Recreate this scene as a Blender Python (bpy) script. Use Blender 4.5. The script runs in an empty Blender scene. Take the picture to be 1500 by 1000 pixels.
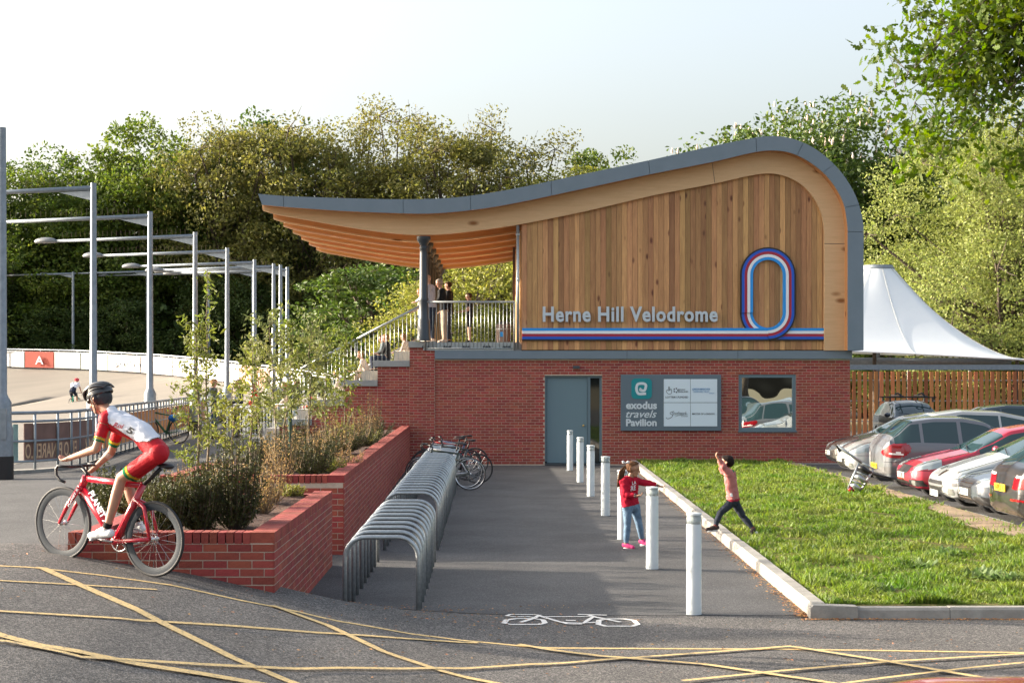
import bpy, math, random
import numpy as np
from mathutils import Vector, Matrix
from mathutils.bvhtree import BVHTree
random.seed(7); rng=np.random.default_rng(7)
S=bpy.context.scene; COL=S.collection
R=math.radians
# ---------------- camera ----------------
F=2500.; CX=720.; CY=552.; H=2.35
cam=bpy.data.cameras.new('camera'); co=bpy.data.objects.new('camera',cam); COL.objects.link(co); S.camera=co
cam.sensor_width=36; cam.lens=F*36/1500; cam.shift_x=(750-CX)/1500; cam.shift_y=(CY-500)/1500
co.location=(0,0,H); co.rotation_euler=(R(90),0,0); cam.clip_end=3000; cam.clip_start=.2
cam.dof.use_dof=True; cam.dof.focus_distance=30; cam.dof.aperture_fstop=11
# ---------------- sky, sun, exposure ----------------
SUN_EL=R(15.5); SUN_AZ=R(-77)          # azimuth from +Y, clockwise
w=bpy.data.worlds.new('World'); S.world=w; w.use_nodes=True
nt=w.node_tree; bg=nt.nodes['Background']; sky=nt.nodes.new('ShaderNodeTexSky')
sky.sky_type='NISHITA'; sky.sun_disc=False; sky.sun_elevation=SUN_EL; sky.sun_rotation=SUN_AZ
sky.air_density=1.0; sky.dust_density=6.5; sky.ozone_density=1.0
hsv=nt.nodes.new('ShaderNodeHueSaturation'); hsv.inputs['Saturation'].default_value=.62; hsv.inputs['Value'].default_value=1.1
nt.links.new(sky.outputs[0],hsv.inputs['Color']); nt.links.new(hsv.outputs[0],bg.inputs[0]); bg.inputs[1].default_value=.15
sl=bpy.data.lights.new('sun','SUN'); so=bpy.data.objects.new('sun',sl); COL.objects.link(so)
sl.energy=4.7; sl.angle=R(.5); sl.color=(1,.87,.70)
sd=Vector((math.sin(SUN_AZ)*math.cos(SUN_EL),math.cos(SUN_AZ)*math.cos(SUN_EL),math.sin(SUN_EL)))
so.rotation_euler=sd.to_track_quat('Z','Y').to_euler(); so.location=(-30,10,20)
S.view_settings.view_transform='Standard'; S.view_settings.look='None'; S.view_settings.gamma=1
S.view_settings.use_curve_mapping=False; S.view_settings.exposure=1.62
S.render.engine='CYCLES'

# ---------------- helpers ----------------
def W(px,py,Y): return Vector(((px-CX)*Y/F,Y,H-(py-CY)*Y/F))
def tag(o,label=None,cat=None,group=None,kind=None):
    if label: o['label']=label
    if cat: o['category']=cat
    if group: o['group']=group
    if kind: o['kind']=kind
    return o
def empty(name,loc=(0,0,0),label=None,cat=None,group=None,kind=None,rz=0):
    o=bpy.data.objects.new(name,None); COL.objects.link(o); o.location=loc; o.rotation_euler[2]=rz; o.empty_display_size=.1
    return tag(o,label,cat,group,kind)
def link(name,me,parent=None,loc=None):
    o=bpy.data.objects.new(name,me); COL.objects.link(o)
    if parent is not None: o.parent=parent
    if loc is not None: o.location=loc
    return o
def kids(o): return [c for c in o.children]
def copy_tree(o,parent=None):
    c=o.copy(); COL.objects.link(c); c.parent=parent
    for ch in list(o.children): copy_tree(ch,c)
    return c
ORD='first second third fourth fifth sixth seventh eighth ninth tenth eleventh twelfth thirteenth fourteenth fifteenth sixteenth seventeenth eighteenth nineteenth twentieth twenty-first twenty-second twenty-third twenty-fourth twenty-fifth twenty-sixth twenty-seventh twenty-eighth twenty-ninth thirtieth thirty-first thirty-second thirty-third thirty-fourth thirty-fifth'.split()
def np_mesh(name,V,Fc,mats,mi=None,smooth=False):
    V=np.asarray(V,dtype=np.float32).reshape(-1,3); Fc=np.asarray(Fc,dtype=np.int32)
    me=bpy.data.meshes.new(name); k=Fc.shape[1]; n=len(Fc)
    me.vertices.add(len(V)); me.vertices.foreach_set('co',V.ravel())
    me.loops.add(n*k); me.loops.foreach_set('vertex_index',Fc.ravel())
    me.polygons.add(n); me.polygons.foreach_set('loop_start',np.arange(n,dtype=np.int32)*k)
    for m in (mats if isinstance(mats,(list,tuple)) else [mats]): me.materials.append(m)
    if mi is not None: me.polygons.foreach_set('material_index',np.asarray(mi,dtype=np.int32))
    me.polygons.foreach_set('use_smooth',np.full(n,bool(smooth)))
    me.update(calc_edges=True); return me
class MB:
    def __init__(s): s.v=[];s.f=[]
    def box(s,a,b):
        x0,y0,z0=[min(p,q) for p,q in zip(a,b)];x1,y1,z1=[max(p,q) for p,q in zip(a,b)]
        n=len(s.v)
        s.v+=[(x0,y0,z0),(x1,y0,z0),(x1,y1,z0),(x0,y1,z0),(x0,y0,z1),(x1,y0,z1),(x1,y1,z1),(x0,y1,z1)]
        s.f+=[tuple(n+i for i in q) for q in ((3,2,1,0),(4,5,6,7),(0,1,5,4),(1,2,6,5),(2,3,7,6),(3,0,4,7))]
        return s
    def tube(s,pts,r,n=10,cap=True,closed=False,flat=1.0):
        pts=[Vector(p) for p in pts]; rs=r if isinstance(r,(list,tuple)) else [r]*len(pts)
        m=len(pts); base=len(s.v); up=None
        for i,p in enumerate(pts):
            if closed: d=pts[(i+1)%m]-pts[i-1]
            else: d=pts[min(i+1,m-1)]-pts[max(i-1,0)]
            if d.length<1e-9: d=Vector((0,0,1))
            d.normalize()
            if up is None:
                up=Vector((0,0,1)) if abs(d.z)<.9 else Vector((1,0,0))
            a=d.cross(up)
            if a.length<1e-5: a=d.cross(Vector((.3,.9,.1)))
            a.normalize(); b=a.cross(d).normalized(); up=b
            for k in range(n):
                t=2*math.pi*k/n
                s.v.append(tuple(p+a*math.cos(t)*rs[i]*flat+b*math.sin(t)*rs[i]))
        for i in range(m if closed else m-1):
            j=(i+1)%m
            for k in range(n):
                q=(k+1)%n
                s.f.append((base+i*n+k,base+i*n+q,base+j*n+q,base+j*n+k))
        if cap and not closed:
            s.f.append(tuple(base+k for k in range(n))[::-1]); s.f.append(tuple(base+(m-1)*n+k for k in range(n)))
        return s
    def lathe(s,prof,c=(0,0,0),n=20,axis=None):
        # prof [(r,z)] about axis z through c
        base=len(s.v); m=len(prof)
        for r,z in prof:
            for k in range(n):
                t=2*math.pi*k/n; p=Vector((r*math.cos(t),r*math.sin(t),z))
                if axis is not None: p=axis@p
                s.v.append(tuple(p+Vector(c)))
        for i in range(m-1):
            for k in range(n):
                q=(k+1)%n; s.f.append((base+i*n+k,base+i*n+q,base+(i+1)*n+q,base+(i+1)*n+k))
        s.f.append(tuple(base+k for k in range(n))[::-1]); s.f.append(tuple(base+(m-1)*n+k for k in range(n)))
        return s
    def ball(s,c,r,n=12,m=8,rot=None):
        if not isinstance(r,(tuple,list)): r=(r,r,r)
        base=len(s.v)
        for i in range(1,m):
            ph=math.pi*i/m
            for k in range(n):
                t=2*math.pi*k/n; p=Vector((r[0]*math.sin(ph)*math.cos(t),r[1]*math.sin(ph)*math.sin(t),r[2]*math.cos(ph)))
                if rot is not None: p=rot@p
                s.v.append(tuple(Vector(c)+p))
        for zz in (1,-1):
            p=Vector((0,0,r[2]*zz)); 
            if rot is not None: p=rot@p
            s.v.append(tuple(Vector(c)+p))
        T=base+(m-1)*n
        for i in range(m-2):
            for k in range(n):
                q=(k+1)%n; s.f.append((base+(i+1)*n+k,base+(i+1)*n+q,base+i*n+q,base+i*n+k))
        for k in range(n):
            q=(k+1)%n; s.f.append((base+k,base+q,T)); s.f.append((base+(m-2)*n+q,base+(m-2)*n+k,T+1))
        return s
    def prism(s,poly,y0,y1):
        # polygon in XZ, extruded in Y
        n=len(poly);b=len(s.v)
        s.v+=[(x,y0,z) for x,z in poly]+[(x,y1,z) for x,z in poly]
        s.f.append(tuple(b+i for i in range(n))); s.f.append(tuple(b+n+i for i in range(n))[::-1])
        for i in range(n):
            j=(i+1)%n; s.f.append((b+i,b+n+i,b+n+j,b+j))
        return s
    def xf(s,M,start=0):
        for i in range(start,len(s.v)): s.v[i]=tuple(M@Vector(s.v[i]))
        return s
    def build(s,name,m,parent=None,smooth=False,auto=False,bevel=0,loc=None):
        me=bpy.data.meshes.new(name); me.from_pydata(s.v,[],s.f); 
        for q in (m if isinstance(m,(list,tuple)) else [m]): me.materials.append(q)
        me.polygons.foreach_set('use_smooth',[bool(smooth or auto)]*len(me.polygons))
        if auto: me.set_sharp_from_angle(angle=R(38))
        me.update(); o=link(name,me,parent,loc)
        if bevel:
            b=o.modifiers.new('bevel','BEVEL'); b.width=bevel; b.segments=2; b.limit_method='ANGLE'
        return o
# ---------------- materials ----------------
def mat(name,c,rough=.6,metal=0,c2=None,scale=8,bump=0,bscale=None,rand=0,spec=.5,stretch=None,coat=0,trans=0,detail=6,contrast=(.35,.65),emis=None):
    m=bpy.data.materials.new(name); m.use_nodes=True; t=m.node_tree; N=t.nodes; L=t.links; p=N['Principled BSDF']
    p.inputs['Roughness'].default_value=rough; p.inputs['Metallic'].default_value=metal
    p.inputs['Specular IOR Level'].default_value=spec; p.inputs['Coat Weight'].default_value=coat; p.inputs['Coat Roughness'].default_value=.05
    c=(*c,1); p.inputs['Base Color'].default_value=c; out=None
    tc=N.new('ShaderNodeTexCoord'); mp=N.new('ShaderNodeMapping'); L.new(tc.outputs['Object'],mp.inputs[0])
    if stretch: mp.inputs['Scale'].default_value=stretch
    if c2:
        n=N.new('ShaderNodeTexNoise'); n.inputs['Scale'].default_value=scale; n.inputs['Detail'].default_value=detail; n.inputs['Roughness'].default_value=.65
        L.new(mp.outputs[0],n.inputs['Vector'])
        r=N.new('ShaderNodeMapRange'); r.inputs[1].default_value=contrast[0]; r.inputs[2].default_value=contrast[1]; L.new(n.outputs[0],r.inputs[0])
        x=N.new('ShaderNodeMix'); x.data_type='RGBA'; x.inputs[6].default_value=c; x.inputs[7].default_value=(*c2,1)
        L.new(r.outputs[0],x.inputs[0]); out=x.outputs[2]
    if rand:
        oi=N.new('ShaderNodeObjectInfo'); ge=N.new('ShaderNodeNewGeometry'); ad=N.new('ShaderNodeMath'); ad.operation='ADD'
        L.new(oi.outputs['Random'],ad.inputs[0]); L.new(ge.outputs['Random Per Island'],ad.inputs[1])
        fr=N.new('ShaderNodeMath'); fr.operation='FRACT'; L.new(ad.outputs[0],fr.inputs[0])
        mr=N.new('ShaderNodeMapRange'); mr.inputs[3].default_value=1-rand; mr.inputs[4].default_value=1+rand; L.new(fr.outputs[0],mr.inputs[0])
        hs=N.new('ShaderNodeHueSaturation'); L.new(mr.outputs[0],hs.inputs['Value'])
        h2=N.new('ShaderNodeMath'); h2.operation='MULTIPLY_ADD'; L.new(fr.outputs[0],h2.inputs[0]); h2.inputs[1].default_value=7.3; h2.inputs[2].default_value=0
        h3=N.new('ShaderNodeMath'); h3.operation='FRACT'; L.new(h2.outputs[0],h3.inputs[0])
        h4=N.new('ShaderNodeMapRange'); h4.inputs[3].default_value=.5-rand*.045; h4.inputs[4].default_value=.5+rand*.045; L.new(h3.outputs[0],h4.inputs[0]); L.new(h4.outputs[0],hs.inputs['Hue'])
        if out: L.new(out,hs.inputs['Color'])
        else: hs.inputs['Color'].default_value=c
        out=hs.outputs[0]
    if out: L.new(out,p.inputs['Base Color'])
    if bump:
        n=N.new('ShaderNodeTexNoise'); n.inputs['Scale'].default_value=bscale or scale*4; n.inputs['Detail'].default_value=4; L.new(mp.outputs[0],n.inputs['Vector'])
        b=N.new('ShaderNodeBump'); b.inputs['Strength'].default_value=bump; b.inputs['Distance'].default_value=.02
        L.new(n.outputs[0],b.inputs['Height']); L.new(b.outputs[0],p.inputs['Normal'])
    if trans:
        tr=N.new('ShaderNodeBsdfTranslucent'); ms=N.new('ShaderNodeMixShader'); ms.inputs[0].default_value=trans
        hs=N.new('ShaderNodeHueSaturation'); hs.inputs['Value'].default_value=1.6; hs.inputs['Saturation'].default_value=1.1
        if out: L.new(out,hs.inputs['Color'])
        else: hs.inputs['Color'].default_value=c
        L.new(hs.outputs[0],tr.inputs[0]); L.new(p.outputs[0],ms.inputs[1]); L.new(tr.outputs[0],ms.inputs[2])
        L.new(ms.outputs[0],N['Material Output'].inputs[0])
    return m
def asphalt(name,c,c2,fine=90,bump=.5,patch=(.9,1.15)):
    m=bpy.data.materials.new(name); m.use_nodes=True; t=m.node_tree; N=t.nodes; L=t.links; p=N['Principled BSDF']
    p.inputs['Roughness'].default_value=.85; p.inputs['Specular IOR Level'].default_value=.35
    tc=N.new('ShaderNodeTexCoord')
    v=N.new('ShaderNodeTexVoronoi'); v.inputs['Scale'].default_value=fine; L.new(tc.outputs['Object'],v.inputs['Vector'])
    sp=N.new('ShaderNodeSeparateColor'); L.new(v.outputs['Color'],sp.inputs[0])
    pw=N.new('ShaderNodeMath'); pw.operation='POWER'; pw.inputs[1].default_value=2.2; L.new(sp.outputs[0],pw.inputs[0])
    x=N.new('ShaderNodeMix'); x.data_type='RGBA'; x.inputs[6].default_value=(*c,1); x.inputs[7].default_value=(*c2,1); L.new(pw.outputs[0],x.inputs[0])
    n=N.new('ShaderNodeTexNoise'); n.inputs['Scale'].default_value=.7; n.inputs['Detail'].default_value=7; n.inputs['Roughness'].default_value=.62; L.new(tc.outputs['Object'],n.inputs['Vector'])
    r=N.new('ShaderNodeMapRange'); r.inputs[1].default_value=.3;r.inputs[2].default_value=.7; r.inputs[3].default_value=patch[0]; r.inputs[4].default_value=patch[1]; L.new(n.outputs[0],r.inputs[0])
    hs=N.new('ShaderNodeHueSaturation'); L.new(x.outputs[2],hs.inputs['Color']); L.new(r.outputs[0],hs.inputs['Value'])
    L.new(hs.outputs[0],p.inputs['Base Color'])
    b=N.new('ShaderNodeBump'); b.inputs['Strength'].default_value=bump; b.inputs['Distance'].default_value=.006
    L.new(v.outputs['Distance'],b.inputs['Height']); L.new(b.outputs[0],p.inputs['Normal']); return m
def timber(name,c,c2,knot,rand=.28,along='Z',kscale=1.0):
    m=bpy.data.materials.new(name); m.use_nodes=True; t=m.node_tree; N=t.nodes; L=t.links; p=N['Principled BSDF']
    p.inputs['Roughness'].default_value=.65; p.inputs['Specular IOR Level'].default_value=.3
    tc=N.new('ShaderNodeTexCoord'); mp=N.new('ShaderNodeMapping'); oi=N.new('ShaderNodeObjectInfo')
    mp.inputs['Scale'].default_value={'Z':(9,9,.7),'X':(.7,9,9),'Y':(9,.7,9)}[along]
    cb=N.new('ShaderNodeMath'); cb.operation='MULTIPLY'; cb.inputs[1].default_value=37; L.new(oi.outputs['Random'],cb.inputs[0])
    cx=N.new('ShaderNodeCombineXYZ'); 
    for i in range(3): L.new(cb.outputs[0],cx.inputs[i])
    L.new(cx.outputs[0],mp.inputs['Location']); L.new(tc.outputs['Object'],mp.inputs[0])
    n=N.new('ShaderNodeTexNoise'); n.inputs['Scale'].default_value=2.2; n.inputs['Detail'].default_value=8; n.inputs['Roughness'].default_value=.7; n.inputs['Distortion'].default_value=.6; L.new(mp.outputs[0],n.inputs['Vector'])
    r=N.new('ShaderNodeMapRange'); r.inputs[1].default_value=.3; r.inputs[2].default_value=.7; L.new(n.outputs[0],r.inputs[0])
    x=N.new('ShaderNodeMix'); x.data_type='RGBA'; x.inputs[6].default_value=(*c,1); x.inputs[7].default_value=(*c2,1); L.new(r.outputs[0],x.inputs[0])
    # knots
    mp2=N.new('ShaderNodeMapping'); mp2.inputs['Scale'].default_value={'Z':(5,5,2.2),'X':(2.2,5,5),'Y':(5,2.2,5)}[along]; L.new(cx.outputs[0],mp2.inputs['Location']); L.new(tc.outputs['Object'],mp2.inputs[0])
    v=N.new('ShaderNodeTexVoronoi'); v.inputs['Scale'].default_value=kscale; L.new(mp2.outputs[0],v.inputs['Vector'])
    kr=N.new('ShaderNodeMapRange'); kr.inputs[1].default_value=.06; kr.inputs[2].default_value=.15; kr.inputs[3].default_value=1; kr.inputs[4].default_value=0; L.new(v.outputs['Distance'],kr.inputs[0])
    x2=N.new('ShaderNodeMix'); x2.data_type='RGBA'; L.new(kr.outputs[0],x2.inputs[0]); L.new(x.outputs[2],x2.inputs[6]); x2.inputs[7].default_value=(*knot,1)
    mr=N.new('ShaderNodeMapRange'); mr.inputs[3].default_value=1-rand; mr.inputs[4].default_value=1+rand; L.new(oi.outputs['Random'],mr.inputs[0])
    hs=N.new('ShaderNodeHueSaturation'); L.new(mr.outputs[0],hs.inputs['Value']); L.new(x2.outputs[2],hs.inputs['Color'])
    f=N.new('ShaderNodeMath'); f.operation='FRACT'; L.new(cb.outputs[0],f.inputs[0])
    mr2=N.new('ShaderNodeMapRange'); mr2.inputs[3].default_value=.488; mr2.inputs[4].default_value=.512; L.new(f.outputs[0],mr2.inputs[0]); L.new(mr2.outputs[0],hs.inputs['Hue'])
    L.new(hs.outputs[0],p.inputs['Base Color'])
    b=N.new('ShaderNodeBump'); b.inputs['Strength'].default_value=.25; b.inputs['Distance'].default_value=.01; L.new(n.outputs[0],b.inputs['Height']); L.new(b.outputs[0],p.inputs['Normal'])
    return m
M={}
M['road']=asphalt('road asphalt',(.040,.039,.038),(.25,.23,.21),fine=95,bump=.6,patch=(.72,1.2))
M['path']=asphalt('path asphalt',(.042,.043,.046),(.14,.135,.13),fine=120,bump=.35,patch=(.68,1.25))
M['concrete_track']=mat('track concrete',(.21,.185,.155),.85,c2=(.175,.155,.13),scale=.35,stretch=(.5,3,1))
M['earthpatch']=mat('bare dry soil',(.30,.215,.14),.95,c2=(.20,.15,.09),scale=5,bump=.6)
M['soil']=mat('bark mulch',(.10,.045,.025),.95,c2=(.03,.015,.01),scale=30,bump=1,bscale=40)
M['earth']=mat('earth',(.22,.15,.09),.95,c2=(.10,.11,.04),scale=1.5,bump=.5)
M['yellow']=mat('yellow road paint',(.60,.43,.185),.8,c2=(.22,.175,.11),scale=30,contrast=(.5,.66),bump=.3,bscale=80)
M['whitepaint']=mat('white road paint',(.72,.70,.66),.8,c2=(.35,.33,.31),scale=34,contrast=(.56,.72),bump=.3,bscale=80)
M['brick']=mat('red brick',(.33,.064,.045),.85,c2=(.245,.045,.033),scale=14,bump=.35,rand=.22)
M['mortar']=mat('mortar',(.52,.43,.34),.95,c2=(.42,.34,.27),scale=12,bump=.3)
M['board']=timber('larch cladding',(.55,.305,.135),(.33,.165,.075),(.15,.06,.03),rand=.36,kscale=.6)
M['glulam']=timber('glulam spruce',(.68,.45,.26),(.58,.37,.20),(.25,.11,.04),rand=.05,along='X',kscale=.35)
M['glulamv']=timber('glulam spruce upright',(.68,.45,.26),(.58,.37,.20),(.25,.11,.04),rand=.05,along='Z',kscale=.35)
M['beam_bounce']=timber('bounce tinted glulam',(.62,.29,.11),(.52,.235,.085),(.25,.09,.03),rand=.05,along='X',kscale=.35)  # same spruce as the front beam; orange bounce light is put into the colour
M['soffit']=timber('soffit ply',(.50,.25,.10),(.42,.20,.08),(.2,.08,.03),rand=.05,along='X',kscale=.3)
M['slat']=timber('fence slat',(.52,.21,.08),(.38,.145,.055),(.1,.03,.01),rand=.4,kscale=.6)
M['fascia']=mat('grey aluminium',(.16,.205,.25),.45,metal=.1,c2=(.145,.19,.23),scale=2)
M['seam']=mat('dark seam',(.05,.06,.07),.7)
M['dark']=mat('dark void',(.012,.012,.012),.9)
M['galv']=mat('galvanised steel',(.46,.49,.50),.42,metal=.75,c2=(.33,.36,.37),scale=30,rand=.05)
M['galvpost']=mat('galvanised post',(.25,.285,.32),.5,metal=.3,c2=(.19,.22,.25),scale=9)
M['ironblue']=mat('blue black iron paint',(.030,.040,.050),.45)
M['bollard']=mat('white bollard paint',(.60,.645,.66),.35,c2=(.56,.60,.61),scale=4)
M['kerb']=mat('concrete kerb',(.31,.295,.265),.9,c2=(.22,.21,.19),scale=6,bump=.25,bscale=60,rand=.12)
M['capstone']=mat('concrete cap',(.33,.34,.33),.9,c2=(.26,.27,.265),scale=5,bump=.2,bscale=50)
M['concrete']=mat('precast concrete',(.42,.40,.37),.9,c2=(.34,.33,.31),scale=4)
M['doorpaint']=mat('blue grey door paint',(.13,.20,.235),.4)
M['frame']=mat('blue grey frame',(.11,.165,.20),.4)
M['glassdark']=mat('tinted glass',(.010,.015,.016),.03,spec=1.0)
M['glasscar']=mat('car glass',(.018,.042,.045),.03,spec=.8)
M['signgrey']=mat('sign grey blue',(.105,.145,.18),.5)
M['signpale']=mat('sign pale panel',(.62,.72,.80),.4)
M['signwhite']=mat('sign white letters',(.58,.64,.68),.5)
M['teal']=mat('teal square',(.0,.22,.25),.5)
M['ink']=mat('dark ink',(.02,.02,.025),.6)
M['blueink']=mat('blue ink',(.03,.19,.42),.6)
M['letter']=mat('brushed letter',(.50,.57,.63),.5,metal=.1)
M['skyblue']=mat('stripe light blue',(.015,.27,.72),.4)
M['stripewhite']=mat('stripe white',(.74,.77,.80),.4)
M['stripered']=mat('stripe claret',(.34,.015,.04),.4)
M['stripeblue']=mat('stripe royal blue',(.008,.085,.50),.4)
M['black']=mat('black',(.012,.012,.014),.45)
M['rubber']=mat('rubber',(.02,.02,.022),.7)
M['silver']=mat('polished alloy',(.6,.6,.6),.25,metal=.9)
M['tent']=mat('white membrane',(.72,.76,.78),.6,c2=(.69,.73,.76),scale=1,trans=.12)
M['bark']=mat('bark',(.11,.08,.055),.9,c2=(.05,.038,.028),scale=9,bump=.6)
M['twig']=mat('pale twig',(.20,.155,.10),.9,c2=(.13,.10,.065),scale=9)
# ---------------- terrain ----------------
def sm(t): t=np.clip(t,0,1); return t*t*(3-2*t)
CRX=[-40,-9,-4.5,-3.9,-2.75,-2.0,-1.4,-1.0,-.72,-.2,.5,60]; CRZ=[.60,.72,.78,.73,.55,.38,.235,.17,.12,.045,0,0]
PRX=[-60,-9,-4.2,-3.2,-2.2,60]; PRZ=[.55,.55,.66,.3,0,0]
def hz(x,y):
    x=np.asarray(x,float); y=np.asarray(y,float)
    c=np.interp(x,CRX,CRZ); p=np.interp(x,PRX,PRZ); t=1-sm((y-16.0)/1.5)
    return c*t+p*(1-t)
def G(px,py,off=0.):
    for Y in np.arange(8,110,.02):
        z=H-(py-CY)*Y/F; X=(px-CX)*Y/F
        if z<=hz(X,Y)+off: return Vector((X,Y,float(hz(X,Y))+off))
    return W(px,py,110)
def grid_mesh(name,xs,ys,zf,m,cond=None,kind='structure',label=None,smooth=True):
    X,Y=np.meshgrid(xs,ys); Z=zf(X,Y); V=np.stack([X,Y,Z],-1).reshape(-1,3); nx=len(xs)
    f=[]
    for j in range(len(ys)-1):
        for i in range(nx-1):
            if cond and not cond((xs[i]+xs[i+1])/2,(ys[j]+ys[j+1])/2): continue
            a=j*nx+i; f.append((a,a+1,a+nx+1,a+nx))
    o=link(name,np_mesh(name,V,f,m,smooth=smooth)); tag(o,label,None,None,kind); return o
def seq(a,b,s): return np.arange(a,b+1e-6,s)
# huge ground sheet
g=MB(); g.v=[(-900,-300,-.06),(900,-300,-.06),(900,1600,-.06),(-900,1600,-.06)]; g.f=[(0,1,2,3)]
g.build('ground',M['earth']); tag(bpy.data.objects['ground'],'bare and grassy ground reaching to the horizon',None,None,'structure')
ys=np.concatenate([seq(-30,8,4),seq(9,14.5,.5),seq(14.7,18.5,.12)])
xs=np.concatenate([seq(-40,-10,3),seq(-9,-5,.5),seq(-4.8,1,.15),seq(1.5,8,.5),seq(10,40,5)])
grid_mesh('road',xs,ys[ys<=16.9],hz,M['road'],label='speckled grey tarmac road with yellow box markings')
KX=[3.12,3.33,3.69]; KY=[16.6,27,44]   # inner kerb line (path side)
def kx(y): return np.interp(y,[16.6,27,46],[3.12,3.33,3.72])
xp=np.concatenate([seq(-60,-14,4),seq(-12,-5,1),seq(-4.8,1,.3),seq(1.5,3.0,.5),[3.4,3.85]])
yp=np.concatenate([seq(16.82,18.5,.12),seq(19,46.4,1.2)])
grid_mesh('path',xp,yp,lambda x,y:hz(x,y)+.004*(y<16.9),M['path'],cond=lambda x,y:(x>-4.3),label='smooth dark tarmac path beside the racks')
yl=np.concatenate([seq(16.82,18.5,.12),seq(19,34,1.5)])
grid_mesh('pavement',np.concatenate([seq(-60,-14,4),seq(-12,-4.2,.6)]),np.concatenate([seq(16.82,18.5,.12),seq(19,75,2)]),lambda x,y:hz(x,y)+.002,M['path'],label='tarmac walkway behind the planters')
# sunken earth under terrace + infill beyond
g=MB(); g.box((-4.3,46.4,-.05),(20,75,0.0)); g.build('yard',M['path']); tag(bpy.data.objects['yard'],'tarmac yard behind the pavilion',None,None,'structure')
# car park
g=MB(); g.box((8.03,17.2,-.05),(45,66.5,.012)); g.build('car_park',M['path']); tag(bpy.data.objects['car_park'],'tarmac car park under the parked cars',None,None,'structure')
# lawn
def lawnz(x,y): return .105+.02*np.sin(x*1.7+y*.6)*np.sin(y*.9+1)+.03*sm((x-6.0)/1.5)*0-.0*x
lx=np.linspace(0,1,28); ly=np.concatenate([seq(16.74,18,.2),seq(18.4,45.9,.55)])
V=[];fc=[]
for j,y in enumerate(ly):
    a=kx(y)+.155; b=7.96
    for i,t in enumerate(lx):
        x=a+(b-a)*t; V.append((x,y,float(lawnz(x,y))-.02*(t in (0,1))))
nx=len(lx)
for j in range(len(ly)-1):
    for i in range(nx-1): k=j*nx+i; fc.append((k,k+1,k+nx+1,k+nx))
M['lawn']=mat('lawn soil and moss',(.065,.085,.018),.95,c2=(.17,.13,.06),scale=7,contrast=(.45,.62),bump=.6,bscale=30,spec=.05)
tag(link('lawn',np_mesh('lawn',V,fc,M['lawn'],smooth=True)),'patchy green lawn between kerb and parked cars',None,None,'structure')
g=MB(); g.box((7.5,17.0,-.05),(12,16.72,.10))
g=MB(); g.box((7.9,16.75,-.03),(40,17.2,.09)); g.build('verge',M['lawn']); tag(bpy.data.objects['verge'],'narrow grassy verge at the road end of the car park',None,None,'structure')
g=MB(); g.box((3.9,45.55,-.02),(11.5,45.98,.04)); g.build('gravel_strip',mat('grey gravel',(.33,.31,.29),.9,c2=(.16,.15,.14),scale=60,bump=1,bscale=70)); tag(bpy.data.objects['gravel_strip'],'strip of grey gravel along the pavilion wall foot',None,None,'structure')
# lawn grass blades
n=210000
y=16.85+(45.6-16.85)*rng.random(n)**1.55; a=kx(y)+.18; x=a+(7.93-a)*rng.random(n)
den=np.sin(x*2.1+np.sin(y*1.3)*2)*np.cos(y*1.15+np.sin(x*1.9)*1.5)+.5*np.sin(x*5+y*3.3)
keep=(den>-1.25+.7*rng.random(n))&((x<7.62+.22*np.sin(y*1.7)-.5*np.exp(-((y-26.5)/1.8)**2))|(rng.random(n)<.12))&((x-a>.25)|(rng.random(n)<.5))
x=x[keep];y=y[keep];den=den[keep];n=len(x); z=lawnz(x,y)-.02
hh=(.022+.065*rng.random(n)**1.5)*(1+.9*np.clip(np.sin(x*6.1+np.sin(y*3))*np.sin(y*4.3+x),-.5,1)); wd=.004+.004*rng.random(n)+y*.00022
an=rng.random(n)*2*np.pi; lean=rng.normal(0,.5,(n,2))*hh[:,None]
dx=np.cos(an)*wd; dy=np.sin(an)*wd
V=np.zeros((n,5,3)); V[:,0]=np.stack([x-dx,y-dy,z],1); V[:,1]=np.stack([x+dx,y+dy,z],1)
V[:,2]=np.stack([x+dx*.7+lean[:,0]*.4,y+dy*.7+lean[:,1]*.4,z+hh*.6],1); V[:,3]=np.stack([x-dx*.7+lean[:,0]*.4,y-dy*.7+lean[:,1]*.4,z+hh*.6],1)
V[:,4]=np.stack([x+lean[:,0],y+lean[:,1],z+hh],1)
b=np.arange(n)[:,None]*5
T=np.concatenate([b+np.array([[0,1,2]]),b+np.array([[0,2,3]]),b+np.array([[3,2,4]])])
M['grass']=mat('grass blades',(.078,.155,.016),.6,c2=(.17,.205,.038),scale=.8,rand=.4,trans=.4)
tag(link('grass',np_mesh('grass',V,T,M['grass'])),'short tufty green grass on the lawn',"grass",None,'stuff')
# broad leaved weeds
def weed(c,r,n,label):
    V=[];Fc=[]
    for i in range(n):
        a=random.random()*6.28; l=r*(.5+random.random()*.6); w_=l*.3; el=random.uniform(.2,1.1)
        d=Vector((math.cos(a)*math.cos(el),math.sin(a)*math.cos(el),math.sin(el))); s_=Vector((-math.sin(a),math.cos(a),0))
        o=Vector(c)+Vector((random.gauss(0,r*.5),random.gauss(0,r*.8),0)); k=len(V)
        V+=[o,o+d*l*.45+s_*w_,o+d*l*.5+Vector((0,0,-.01)),o+d*l*.45-s_*w_,o+d*l*.85+s_*w_*.5+Vector((0,0,-.02)),o+d*l*.85-s_*w_*.5+Vector((0,0,-.02)),o+d*l+Vector((0,0,-.05*l))]
        Fc+=[(k,k+1,k+2),(k,k+2,k+3),(k+2,k+1,k+4),(k+2,k+4,k+6),(k+2,k+6,k+5),(k+2,k+5,k+3)]
    o=link('broadleaf_weed',np_mesh('broadleaf_weed',[tuple(v) for v in V],Fc,M['weed'])); tag(o,label,'weed','broadleaf weeds in the lawn')
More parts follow.
